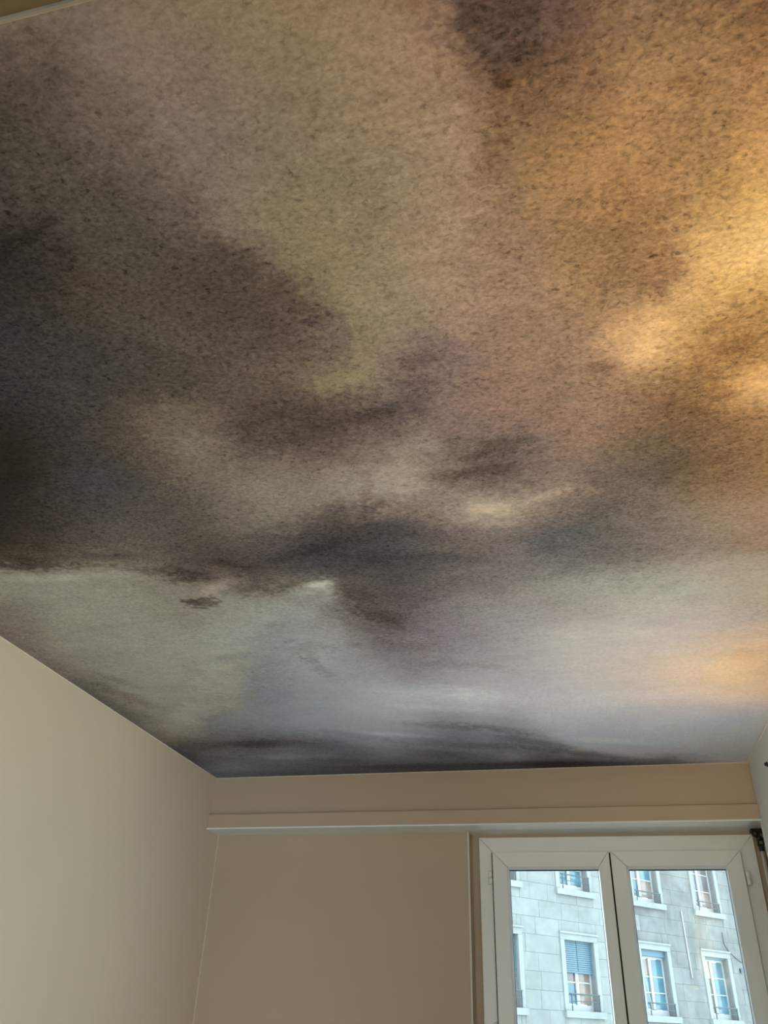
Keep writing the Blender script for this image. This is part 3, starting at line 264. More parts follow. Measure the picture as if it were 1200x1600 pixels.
    (138, 128, 121, 148, 138, 129, 167, 155, 145, 176, 165, 153, 171, 162, 152, 153, 148, 147, 145, 142, 145, 147, 145, 151, 151, 151, 159, 157, 157, 167, 162, 163, 175, 170, 172, 184, 176, 180, 193, 184, 188, 202, 190, 194, 208, 194, 199, 212, 198, 202, 215, 201, 205, 217, 204, 208, 219, 206, 211, 222, 205, 209, 220, 199, 203, 213, 191, 193, 203, 181, 183, 192, 183, 185, 193, 192, 194, 201, 200, 203, 209, 200, 202, 208, 199, 201, 208, 205, 209, 218, 218, 224, 235, 220, 226, 237, 220, 225, 237, 220, 226, 237, 219, 224, 237, 218, 223, 237, 217, 222, 237, 218, 223, 237, 215, 218, 237, 215, 216, 237, 215, 216, 237, 215, 217, 237, 218, 218, 237, 221, 218, 237, 225, 219, 237, 229, 220, 237),
    (142, 130, 124, 149, 138, 131, 164, 153, 143, 166, 154, 145, 153, 144, 140, 144, 138, 139, 142, 138, 142, 143, 140, 146, 143, 142, 149, 146, 145, 153, 150, 150, 160, 159, 160, 172, 169, 171, 184, 179, 182, 196, 187, 190, 206, 193, 198, 212, 199, 204, 218, 202, 207, 219, 202, 207, 220, 201, 207, 219, 197, 202, 213, 192, 195, 207, 184, 187, 198, 174, 178, 189, 176, 179, 190, 183, 187, 196, 190, 193, 202, 189, 192, 200, 190, 192, 201, 199, 203, 213, 216, 222, 233, 219, 225, 237, 219, 224, 237, 218, 224, 237, 216, 222, 237, 214, 221, 237, 212, 219, 237, 212, 219, 237, 212, 220, 237, 211, 220, 237, 214, 221, 237, 214, 221, 237, 213, 221, 237, 212, 219, 237, 213, 218, 237, 214, 216, 237),
    (135, 124, 121, 143, 132, 127, 149, 138, 131, 134, 125, 121, 130, 122, 122, 133, 128, 130, 137, 132, 136, 134, 130, 135, 131, 127, 133, 132, 130, 136, 140, 138, 147, 150, 150, 161, 159, 160, 173, 170, 171, 186, 179, 182, 198, 190, 194, 210, 199, 204, 219, 202, 209, 223, 202, 209, 222, 199, 205, 218, 192, 197, 209, 186, 190, 202, 179, 182, 194, 170, 174, 187, 169, 172, 186, 173, 177, 189, 178, 182, 194, 179, 182, 193, 182, 184, 195, 192, 197, 208, 213, 219, 231, 218, 225, 237, 218, 223, 237, 216, 222, 237, 214, 220, 237, 211, 219, 237, 211, 219, 237, 211, 219, 237, 211, 220, 237, 211, 220, 237, 211, 219, 237, 211, 220, 237, 211, 219, 237, 211, 219, 237, 212, 219, 237, 211, 219, 237),
    (119, 110, 110, 126, 117, 115, 119, 110, 109, 111, 104, 105, 116, 110, 112, 126, 120, 124, 128, 123, 127, 119, 113, 118, 112, 107, 112, 117, 114, 119, 129, 126, 134, 137, 136, 146, 141, 141, 153, 149, 149, 163, 161, 162, 177, 180, 182, 198, 192, 196, 214, 197, 204, 221, 198, 206, 221, 193, 201, 215, 185, 191, 204, 179, 183, 196, 172, 176, 190, 164, 168, 183, 159, 163, 178, 160, 164, 178, 164, 168, 182, 168, 172, 186, 173, 177, 190, 183, 189, 203, 203, 210, 224, 217, 224, 237, 217, 223, 237, 214, 220, 237, 212, 219, 237, 211, 220, 237, 211, 220, 237, 210, 220, 237, 209, 221, 237, 210, 221, 237, 210, 220, 237, 211, 220, 237, 211, 220, 237, 210, 220, 237, 210, 221, 237, 210, 221, 237),
    (98, 91, 95, 101, 94, 98, 102, 95, 98, 110, 104, 107, 117, 113, 117, 125, 122, 127, 123, 118, 123, 111, 106, 111, 107, 102, 107, 116, 112, 118, 126, 124, 132, 126, 125, 134, 123, 123, 132, 125, 124, 135, 137, 137, 150, 159, 160, 176, 175, 178, 196, 185, 191, 209, 187, 195, 212, 181, 189, 205, 172, 179, 195, 165, 171, 187, 159, 164, 179, 153, 158, 173, 152, 157, 171, 154, 159, 173, 155, 160, 175, 158, 164, 179, 163, 169, 184, 174, 182, 197, 191, 200, 217, 214, 222, 237, 216, 222, 237, 212, 219, 237, 212, 219, 237, 211, 220, 237, 212, 218, 237, 212, 219, 237, 211, 219, 237, 210, 221, 237, 209, 222, 237, 209, 222, 237, 209, 221, 237, 209, 222, 237, 208, 222, 237, 209, 222, 237),
    (82, 77, 85, 87, 82, 89, 100, 94, 99, 113, 109, 112, 118, 116, 121, 124, 121, 127, 122, 119, 125, 119, 115, 122, 120, 117, 125, 127, 126, 135, 132, 132, 142, 128, 128, 139, 123, 123, 134, 122, 122, 134, 130, 131, 146, 146, 147, 163, 160, 163, 179, 172, 178, 194, 175, 182, 198, 170, 176, 192, 161, 167, 182, 153, 159, 173, 145, 150, 164, 143, 148, 162, 148, 154, 168, 153, 159, 173, 151, 157, 171, 146, 153, 166, 151, 158, 172, 165, 172, 187, 181, 189, 205, 210, 220, 237, 212, 220, 237, 212, 219, 237, 212, 219, 237, 210, 220, 237, 212, 219, 237, 212, 219, 237, 212, 219, 237, 210, 220, 237, 209, 222, 237, 209, 222, 237, 209, 222, 237, 209, 222, 237, 208, 222, 237, 209, 222, 237),
    (79, 75, 85, 87, 83, 90, 104, 99, 104, 116, 114, 118, 120, 119, 124, 124, 123, 129, 128, 126, 134, 130, 130, 139, 135, 135, 146, 140, 141, 154, 141, 143, 156, 136, 137, 151, 130, 132, 145, 127, 129, 142, 131, 133, 147, 140, 142, 157, 152, 156, 171, 163, 168, 184, 166, 171, 187, 160, 165, 180, 151, 156, 171, 141, 146, 160, 133, 138, 151, 136, 141, 154, 147, 153, 166, 154, 161, 175, 148, 155, 168, 139, 146, 159, 141, 148, 161, 153, 160, 174, 169, 176, 192, 198, 207, 224, 211, 220, 237, 211, 219, 237, 212, 219, 237, 211, 220, 237, 210, 221, 237, 211, 220, 237, 211, 220, 237, 209, 221, 237, 208, 222, 237, 208, 222, 237, 208, 222, 237, 209, 222, 237, 209, 222, 237, 209, 222, 237),
    (84, 82, 93, 92, 90, 98, 110, 107, 113, 121, 119, 125, 123, 123, 130, 127, 127, 136, 131, 131, 141, 135, 137, 148, 140, 143, 157, 145, 148, 163, 146, 148, 163, 141, 144, 158, 136, 139, 153, 132, 135, 148, 133, 135, 149, 137, 140, 154, 146, 150, 165, 155, 160, 175, 156, 160, 175, 149, 154, 168, 141, 145, 159, 130, 135, 147, 124, 128, 140, 128, 133, 146, 140, 146, 159, 150, 157, 170, 148, 154, 168, 143, 150, 163, 142, 149, 162, 145, 152, 165, 157, 164, 178, 183, 191, 208, 211, 220, 237, 211, 220, 237, 211, 219, 237, 212, 219, 237, 210, 220, 237, 209, 222, 237, 209, 222, 237, 208, 222, 237, 208, 222, 237, 208, 222, 237, 208, 222, 237, 209, 222, 237, 209, 222, 237, 209, 222, 237),
    (92, 91, 102, 100, 98, 109, 119, 117, 126, 132, 131, 140, 132, 133, 143, 132, 133, 145, 134, 135, 147, 135, 138, 151, 138, 141, 155, 141, 143, 158, 142, 144, 159, 140, 143, 157, 138, 141, 155, 134, 136, 150, 132, 134, 148, 135, 138, 152, 142, 146, 160, 148, 153, 167, 147, 151, 165, 140, 144, 157, 132, 136, 149, 123, 127, 139, 117, 121, 133, 121, 126, 137, 131, 136, 149, 143, 149, 162, 150, 156, 170, 151, 158, 172, 145, 151, 164, 138, 144, 157, 145, 150, 164, 165, 171, 187, 189, 198, 214, 211, 220, 237, 211, 219, 237, 211, 219, 237, 211, 219, 237, 210, 220, 237, 210, 220, 237, 210, 220, 237, 210, 221, 237, 209, 221, 237, 209, 222, 237, 209, 222, 237, 209, 222, 237, 209, 221, 237),
    (104, 103, 115, 111, 110, 122, 132, 131, 143, 143, 142, 155, 140, 141, 154, 137, 139, 152, 136, 139, 152, 134, 137, 150, 131, 134, 148, 131, 133, 147, 132, 133, 147, 132, 133, 148, 132, 134, 148, 129, 131, 144, 127, 130, 143, 130, 133, 146, 136, 140, 153, 140, 144, 158, 139, 143, 157, 134, 138, 151, 129, 133, 146, 123, 127, 139, 120, 124, 135, 122, 126, 138, 129, 134, 146, 140, 145, 159, 155, 161, 176, 163, 169, 185, 150, 156, 170, 134, 139, 151, 134, 140, 152, 147, 153, 167, 162, 169, 184, 178, 186, 202, 205, 213, 232, 211, 219, 237, 212, 219, 237, 211, 219, 237, 211, 219, 237, 211, 219, 237, 211, 220, 237, 210, 220, 237, 209, 221, 237, 208, 222, 237, 209, 222, 237, 209, 222, 237),
    (116, 116, 127, 124, 124, 136, 143, 143, 157, 148, 148, 162, 144, 145, 160, 140, 143, 157, 136, 140, 153, 131, 134, 147, 125, 128, 141, 123, 125, 138, 124, 124, 138, 126, 126, 140, 126, 127, 141, 125, 126, 140, 123, 126, 139, 124, 127, 139, 126, 130, 142, 128, 132, 144, 127, 131, 144, 125, 128, 141, 123, 126, 138, 120, 124, 136, 120, 123, 135, 121, 125, 137, 126, 130, 142, 135, 140, 153, 152, 157, 171, 162, 167, 182, 148, 153, 167, 126, 130, 142, 122, 126, 138, 131, 135, 148, 142, 148, 161, 153, 159, 173, 169, 175, 191, 193, 200, 218, 212, 219, 237, 212, 219, 237, 212, 218, 237, 212, 218, 237, 212, 219, 237, 211, 219, 237, 210, 220, 237, 209, 221, 237, 208, 222, 237, 208, 222, 237),
    (124, 125, 136, 131, 133, 147, 143, 144, 159, 142, 143, 159, 140, 142, 156, 136, 139, 152, 131, 134, 148, 126, 129, 142, 122, 125, 138, 120, 122, 135, 120, 121, 134, 122, 122, 136, 122, 123, 136, 121, 123, 136, 118, 120, 133, 117, 120, 132, 117, 121, 133, 118, 121, 133, 116, 119, 131, 113, 116, 128, 112, 115, 126, 112, 115, 127, 113, 116, 128, 113, 117, 128, 116, 119, 131, 121, 125, 137, 130, 134, 147, 133, 137, 151, 122, 126, 138, 107, 109, 120, 100, 102, 113, 104, 107, 117, 114, 117, 128, 125, 128, 141, 135, 139, 153, 150, 155, 169, 175, 180, 197, 192, 197, 215, 188, 193, 212, 185, 189, 207, 213, 218, 237, 212, 218, 237, 211, 219, 237, 211, 220, 237, 210, 221, 237, 210, 221, 237),
    (119, 121, 134, 125, 128, 141, 126, 129, 142, 124, 127, 140, 122, 126, 138, 119, 123, 135, 115, 119, 131, 110, 114, 125, 108, 111, 122, 107, 110, 121, 107, 110, 121, 109, 111, 123, 109, 111, 122, 107, 110, 121, 105, 107, 118, 104, 107, 117, 103, 106, 117, 103, 106, 116, 100, 103, 113, 96, 99, 109, 94, 96, 106, 93, 95, 105, 94, 97, 106, 95, 97, 107, 96, 98, 109, 98, 101, 111, 100, 103, 113, 99, 102, 112, 92, 94, 104, 81, 82, 91, 74, 75, 83, 75, 76, 84, 81, 83, 92, 90, 92, 101, 99, 101, 111, 107, 110, 121, 120, 123, 136, 131, 134, 148, 134, 137, 151, 137, 140, 154, 159, 163, 179, 201, 206, 226, 213, 218, 237, 212, 219, 237, 211, 219, 237, 211, 219, 237),
    (119, 122, 134, 122, 125, 137, 121, 124, 137, 120, 123, 135, 118, 122, 134, 116, 120, 131, 113, 117, 128, 108, 112, 123, 106, 109, 120, 105, 108, 119, 106, 108, 120, 108, 110, 121, 107, 109, 120, 106, 108, 119, 103, 105, 116, 102, 105, 116, 102, 105, 115, 101, 104, 114, 98, 101, 111, 94, 97, 106, 91, 93, 103, 89, 92, 101, 90, 92, 101, 90, 92, 101, 90, 92, 102, 91, 93, 103, 93, 94, 104, 91, 92, 102, 84, 85, 94, 74, 75, 84, 68, 69, 76, 67, 68, 76, 72, 72, 81, 78, 79, 88, 86, 86, 96, 92, 93, 103, 98, 100, 111, 105, 107, 118, 110, 112, 124, 116, 118, 130, 132, 134, 148, 159, 162, 178, 178, 182, 200, 194, 199, 218, 209, 215, 235, 212, 219, 237),
    (117, 120, 132, 118, 121, 133, 117, 120, 132, 116, 119, 130, 115, 118, 130, 114, 117, 129, 111, 114, 125, 107, 110, 121, 104, 107, 118, 104, 106, 117, 105, 107, 118, 106, 108, 119, 105, 108, 119, 104, 106, 117, 101, 104, 114, 101, 104, 114, 101, 104, 114, 100, 103, 113, 97, 100, 110, 93, 96, 105, 90, 92, 102, 88, 91, 100, 89, 91, 100, 89, 91, 100, 89, 91, 101, 91, 92, 102, 92, 93, 103, 90, 91, 101, 84, 85, 94, 75, 76, 84, 68, 69, 77, 68, 69, 77, 72, 73, 81, 78, 79, 88, 85, 86, 96, 91, 92, 102, 96, 98, 108, 101, 103, 114, 106, 107, 119, 111, 113, 124, 124, 126, 139, 143, 146, 161, 154, 158, 174, 164, 169, 185, 173, 179, 195, 182, 189, 206),
)
# brush strokes on top: x, y, 2x2 matrix (metres -> unit disc), gain r, g, b, raggedness, softness
STROKES = (
    (-1.478, 1.746, 6.776, 4.599, -6.896, 27.564, 0.8, 0.78, 0.76, 0.5, 1),
    (-1.293, 1.748, 8.238, 4.448, -1.562, 35.691, 0.85, 0.84, 0.83, 0.6, 1),
    (-1.532, 1.829, 5.758, 3.786, -5.247, 30.366, 1.08, 1.09, 1.08, 0.3, 1),
    (-1.274, 1.861, 7.891, 4.641, -9.493, 28.492, 1.06, 1.06, 1.05, 0.4, 1),
    (-1.062, 1.890, 9.439, 5.464, -16.066, 21.916, 0.78, 0.76, 0.75, 0.7, 1),
    (-0.940, 1.841, 12.474, 6.236, -14.597, 28.850, 0.8, 0.78, 0.77, 0.7, 1),
    (-1.000, 1.957, 15.080, 4.456, 11.105, 40.499, 1.12, 1.11, 1.1, 0.6, 1),
    (-1.104, 2.066, 17.211, 7.215, -1.418, 25.680, 0.66, 0.63, 0.61, 1.2, 0.7),
    (-1.134, 2.047, 33.202, 14.378, -2.628, 46.644, 0.8, 0.78, 0.76, 1.2, 1),
    (-0.904, 1.999, 15.271, 4.474, 4.998, 29.566, 0.84, 0.82, 0.81, 0.8, 1),
    (-0.694, 2.002, 18.141, 4.248, 4.142, 37.607, 1.22, 1.24, 1.25, 0.5, 1),
    (-0.689, 2.087, 22.548, 10.760, -14.694, 11.935, 1.08, 1.08, 1.08, 0.5, 1),
    (-0.569, 2.252, 10.995, 3.680, -11.141, 15.194, 0.82, 0.8, 0.79, 0.8, 1),
    (-0.747, 1.837, 7.507, 1.594, 8.152, 30.812, 0.86, 0.84, 0.83, 0.8, 1),
    (-0.603, 1.791, 9.243, 2.011, 1.857, 21.977, 0.88, 0.87, 0.87, 0.8, 1),
    (-0.506, 1.872, 10.952, 2.704, -4.868, 27.539, 0.88, 0.9, 0.92, 0.7, 1),
    (-0.434, 1.754, 11.579, 2.654, -5.504, 30.457, 0.85, 0.86, 0.88, 0.7, 1),
    (-0.309, 1.922, 7.983, 1.331, -5.370, 30.454, 0.86, 0.87, 0.89, 0.7, 1),
    (-1.324, 2.721, 8.169, 3.707, -2.000, 5.621, 1.1, 1.1, 1.08, 0.7, 0.3),
    (-1.150, 2.816, 9.467, 3.445, -0.796, 5.461, 0.95, 0.97, 1, 0.5, 0.6),
    (-1.575, 3.037, 8.431, 3.172, 3.896, 10.825, 1.1, 1.1, 1.08, 0.7, 0.3),
    (-1.061, 2.235, 7.397, 2.385, 1.739, 8.755, 1.06, 1.06, 1.05, 0.7, 0.3),
    (-1.176, 2.495, 10.214, 3.706, 2.777, 30.836, 0.91, 0.92, 0.95, 0.7, 0.6),
    (-1.772, 2.820, 5.350, 3.706, -17.134, 7.558, 0.86, 0.84, 0.81, 0.6, 1),
    (-1.729, 2.640, 8.503, 5.956, -22.225, 12.745, 0.92, 0.91, 0.89, 0.7, 1),
    (-0.896, 2.475, 10.560, 3.894, -5.158, 11.489, 0.92, 0.9, 0.88, 1.1, 1),
    (-0.904, 2.653, 9.546, 5.682, -24.804, 6.168, 0.92, 0.91, 0.9, 1.1, 1),
    (-0.675, 2.179, 14.201, 3.264, 1.019, 16.457, 0.9, 0.87, 0.86, 1.1, 1),
    (-1.530, 1.761, 9.380, 6.427, -10.538, 49.805, 0.8, 0.79, 0.78, 0.9, 0.5),
    (-1.374, 1.780, 12.044, 7.055, -7.052, 66.789, 0.84, 0.83, 0.82, 1, 0.5),
    (-1.185, 1.848, 9.596, 5.524, -15.761, 37.441, 0.84, 0.82, 0.81, 1.1, 0.6),
    (-1.104, 1.915, 18.470, 9.423, -12.625, 37.898, 0.78, 0.76, 0.74, 1.1, 0.5),
    (-1.036, 1.993, 17.827, 4.414, 15.791, 36.293, 1.12, 1.11, 1.1, 1, 0.5),
    (-0.877, 2.038, 16.169, 4.518, 7.581, 43.246, 0.86, 0.84, 0.82, 1.2, 0.6),
    (-0.781, 1.995, 16.517, 3.512, 13.449, 45.970, 0.84, 0.82, 0.8, 1.2, 0.6),
    (-0.732, 2.028, 14.674, 3.347, 5.176, 29.127, 1.1, 1.11, 1.11, 1, 0.4),
    (-0.890, 2.190, 9.266, 3.267, -2.169, 13.110, 1.05, 1.06, 1.06, 0.9, 0.5),
    (-0.612, 2.100, 15.858, 8.843, -20.234, 9.583, 0.88, 0.85, 0.84, 1.2, 0.6),
    (-0.563, 2.316, 11.544, 3.376, -9.825, 18.530, 0.88, 0.86, 0.85, 1.2, 0.7),
    (-0.623, 2.913, 3.588, 0.840, -4.030, 11.375, 1.05, 1.05, 1.05, 0.8, 1),
    (-0.341, 3.025, 5.684, 0.892, -4.560, 11.136, 1.04, 1.04, 1.04, 0.9, 1),
    (-0.514, 3.151, 4.201, 0.802, -8.836, 24.592, 1.05, 1.06, 1.06, 0.5, 1),
    (0.079, 2.470, 4.144, 0.122, -3.551, 14.250, 1.04, 1.04, 1.03, 0.4, 1),
    (-0.581, 2.496, 4.920, 1.238, -5.958, 17.349, 0.92, 0.91, 0.91, 0.9, 1),
    (-0.392, 2.700, 5.398, 0.936, -5.970, 20.091, 0.93, 0.92, 0.92, 0.9, 1),
    (-1.480, 3.504, 4.188, 1.554, -0.201, 14.781, 0.8, 0.79, 0.78, 0.6, 1),
    (-1.755, 3.616, 4.943, 2.271, -6.381, 16.663, 1.1, 1.1, 1.1, 0.6, 1),
    (-1.193, 3.803, 3.379, 1.064, -6.350, 16.612, 0.88, 0.88, 0.89, 0.6, 1),
    (-1.370, 3.738, 3.795, 1.282, -2.678, 22.682, 1.15, 1.15, 1.16, 0.6, 1),
    (-0.970, 3.451, 4.729, 1.470, -10.040, 15.459, 0.9, 0.9, 0.91, 0.6, 1),
    (-0.550, 3.370, 5.112, 0.969, -8.033, 22.001, 0.88, 0.88, 0.88, 0.7, 1),
    (-0.339, 3.441, 5.109, 0.804, -10.857, 17.672, 0.86, 0.86, 0.86, 0.7, 1),
    (-0.794, 3.455, 5.696, 1.362, -7.939, 25.875, 1.1, 1.1, 1.11, 0.6, 1),
    (-0.190, 3.645, 4.954, 0.597, -11.351, 16.462, 0.84, 0.84, 0.84, 0.6, 1),
    (-0.423, 3.674, 5.682, 0.776, -4.866, 19.826, 0.85, 0.86, 0.87, 0.6, 1),
    (-0.028, 3.824, 3.809, 0.245, -9.564, 19.136, 0.82, 0.82, 0.83, 0.6, 1),
    (-0.633, 3.689, 4.734, 0.897, -7.347, 23.789, 1.12, 1.13, 1.15, 0.6, 1),
    (-0.154, 3.990, 2.744, 0.165, -2.577, 22.451, 0.8, 0.8, 0.8, 0.4, 1),
    (-0.841, 3.958, 2.201, 0.447, -1.104, 21.862, 0.82, 0.82, 0.83, 0.4, 1),
    (0.143, 3.668, 4.047, 0.047, -6.486, 21.198, 1.06, 1.06, 1.07, 0.5, 1),
    (0.429, 3.919, 5.936, -0.331, -4.799, 19.562, 0.9, 0.91, 0.93, 0.6, 1),
    (-0.173, 1.689, 17.462, 1.536, -1.996, 37.806, 1.15, 1.14, 1.12, 0.7, 1),
    (-0.029, 1.661, 11.449, -1.668, 26.252, 49.046, 1.1, 1.09, 1.08, 0.7, 1),
    (0.055, 1.621, 16.049, -3.436, 37.121, 57.457, 1.08, 1.07, 1.06, 0.7, 1),
    (-0.107, 1.446, 15.587, -0.594, 8.371, 38.641, 0.86, 0.85, 0.84, 1.2, 1),
    (-0.049, 1.433, 35.899, -1.549, 9.746, 61.681, 0.85, 0.86, 0.86, 1.2, 1),
    (-0.153, 1.529, 11.248, 0.731, -0.194, 32.680, 0.84, 0.83, 0.82, 0.9, 1),
    (-0.230, 1.541, 21.334, 5.207, -13.450, 29.803, 0.88, 0.87, 0.86, 0.9, 1),
    (-0.174, 1.467, 19.881, -1.009, 23.049, 69.194, 0.86, 0.85, 0.84, 0.9, 1),
    (-0.438, 1.628, 18.530, -1.345, 20.780, 30.403, 0.86, 0.84, 0.83, 0.9, 1),
    (-0.455, 1.567, 12.413, -12.574, 69.815, 33.768, 0.9, 0.88, 0.86, 0.9, 1),
    (-0.345, 1.574, 12.700, 1.867, -0.053, 52.779, 1.06, 1.06, 1.05, 0.7, 1),
    (-0.398, 1.291, 7.851, 1.155, 2.885, 40.017, 0.88, 0.87, 0.87, 0.9, 1),
    (-0.337, 1.270, 14.330, 0.675, 12.195, 55.397, 0.86, 0.86, 0.88, 0.8, 1),
    (-0.602, 1.331, 9.457, 2.513, 1.146, 44.875, 0.88, 0.87, 0.87, 0.9, 1),
    (-0.654, 1.286, 19.762, 13.101, -21.778, 22.687, 0.9, 0.89, 0.89, 0.9, 1),
    (-0.672, 1.205, 13.187, 1.455, 12.116, 33.857, 1.06, 1.06, 1.05, 0.7, 1),
    (-0.769, 1.323, 14.414, 6.405, -2.612, 13.630, 1.06, 1.06, 1.05, 0.6, 1),
    (-0.011, 1.880, 12.065, 0.022, 0.381, 11.486, 0.92, 0.95, 0.97, 0.7, 1),
    (0.106, 1.758, 9.826, -2.695, 16.857, 18.234, 0.92, 0.94, 0.96, 0.7, 1),
    (0.249, 1.579, 11.693, -2.872, 6.722, 13.919, 0.9, 0.9, 0.92, 0.6, 1),
    (-1.040, 1.402, 8.285, 4.610, -2.004, 10.670, 0.96, 0.99, 1.03, 0.6, 1),
    (-0.252, 1.130, 19.807, 2.622, -1.988, 40.375, 0.88, 0.86, 0.88, 0.9, 1),
    (-0.390, 1.159, 15.075, 2.685, 0.135, 38.733, 1.05, 1.05, 1.02, 0.7, 1),
    (-0.242, 1.207, 14.986, 3.650, -19.229, 62.379, 0.92, 0.9, 0.9, 0.9, 1),
    (-0.415, 0.946, 12.689, 9.289, -17.522, 18.431, 0.88, 0.86, 0.87, 0.8, 1),
    (-0.501, 0.826, 11.688, 10.581, -21.241, 20.692, 0.9, 0.89, 0.89, 0.8, 1),
    (-0.418, 0.993, 21.096, 17.688, -42.443, 33.387, 0.88, 0.85, 0.88, 0.9, 1),
    (-0.826, 0.718, 13.100, 1.673, 16.985, 57.996, 0.8, 0.78, 0.76, 0.7, 1),
    (-0.853, 0.796, 11.408, 11.918, -15.357, 17.916, 0.92, 0.95, 0.98, 0.7, 1),
    (-0.972, 0.914, 17.854, 12.201, -3.923, 19.366, 0.9, 0.92, 0.95, 0.7, 1),
    (-1.242, 1.283, 14.466, 10.012, -0.917, 4.824, 0.9, 0.88, 0.84, 0.5, 1),
    (-0.055, 0.556, 45.382, 6.639, -4.382, 20.011, 0.9, 0.89, 0.88, 0.8, 1),
    (-0.036, 0.604, 18.960, 14.961, -30.250, 34.707, 0.9, 0.88, 0.86, 0.9, 1),
    (-0.012, 0.622, 23.136, -5.272, 10.357, 67.441, 0.9, 0.87, 0.84, 0.9, 1),
    (0.234, 0.680, 24.548, -5.673, -1.362, 53.602, 0.9, 0.88, 0.84, 0.8, 1),
    (-0.113, 0.502, 46.182, 9.290, -28.190, 127.976, 0.85, 0.82, 0.78, 0.8, 1),
    (-0.042, 0.729, 50.019, 14.342, -6.342, 15.065, 0.92, 0.9, 0.89, 0.9, 1),
    (0.208, 1.015, 30.790, 1.790, -4.615, 11.729, 0.92, 0.9, 0.88, 0.8, 1),
    (0.193, 1.184, 14.709, -7.913, 16.590, 15.180, 1.06, 1.06, 1.05, 0.6, 1),
    (0.356, 1.217, 17.677, -5.242, 8.203, 33.197, 0.88, 0.85, 0.8, 0.9, 1),
    (0.316, 1.159, 30.430, -6.571, 3.418, 58.962, 0.9, 0.87, 0.83, 0.9, 1),
    (0.387, 1.332, 20.421, -0.849, -18.246, 44.190, 1.1, 1.1, 1.1, 0.7, 1),
    (0.289, 1.393, 12.750, 0.378, -19.174, 40.195, 0.92, 0.9, 0.88, 0.9, 1),
    (0.116, 1.222, 34.473, 0.202, -7.810, 39.065, 0.92, 0.9, 0.9, 0.9, 1),
    (-0.017, 0.549, 16.743, 1.943, -4.365, 19.888, 0.9, 0.89, 0.89, 0.6, 0.35),
    (0.024, 0.608, 19.955, -1.773, -1.161, 31.708, 0.93, 0.92, 0.9, 0.8, 0.5),
    (0.123, 0.956, 9.991, 0.570, -3.148, 10.520, 0.94, 0.93, 0.92, 0.7, 0.35),
    (0.171, 0.841, 18.241, 2.197, -6.052, 14.295, 0.95, 0.94, 0.93, 0.8, 0.4),
    (0.302, 1.020, 18.806, -1.906, -2.481, 11.972, 1.05, 1.05, 1.04, 0.7, 0.35),
    (0.182, 1.217, 23.154, -8.826, 12.509, 18.140, 1.07, 1.07, 1.06, 0.7, 0.35),
    (0.110, 1.239, 31.487, 0.284, -7.639, 38.317, 0.92, 0.9, 0.9, 1, 0.5),
    (0.553, 2.874, 6.781, -1.052, 1.114, 7.250, 1.05, 1.02, 0.98, 0.6, 1),
    (0.566, 2.732, 12.434, -1.901, 0.714, 19.587, 0.97, 0.95, 0.93, 1.1, 1),
    (0.575, 3.476, 8.037, -1.194, 3.351, 9.474, 0.97, 0.99, 1.03, 0.7, 1),
    (0.228, 2.209, 22.898, -6.275, 40.514, 33.405, 1.05, 1.05, 1.04, 0.8, 1),
    (0.281, 2.189, 16.689, -1.891, 4.095, 26.809, 0.97, 0.96, 0.95, 1.1, 1),
    (0.358, 2.286, 23.158, -1.792, -6.600, 39.097, 0.96, 0.95, 0.94, 1.1, 1),
)
def fbm2(x, y, seed, octs=4, gain=0.55):
    tot = np.zeros_like(x); amp = 1.0; nrm = 0.0
    r = np.random.default_rng(seed)
    for o in range(octs):
        t = r.random((256, 256))
        fx = x * 2 ** o + r.random() * 200; fy = y * 2 ** o + r.random() * 200
        ix = np.floor(fx).astype(int); iy = np.floor(fy).astype(int); u = fx - ix; v = fy - iy
        u = u * u * (3 - 2 * u); v = v * v * (3 - 2 * v)
        a = t[ix & 255, iy & 255]; b = t[(ix + 1) & 255, iy & 255]; c = t[ix & 255, (iy + 1) & 255]; d = t[(ix + 1) & 255, (iy + 1) & 255]
        tot += amp * (a * (1 - u) * (1 - v) + b * u * (1 - v) + c * (1 - u) * v + d * u * v); nrm += amp; amp *= gain
    return tot / nrm - 0.5                       # about -0.5 .. 0.5

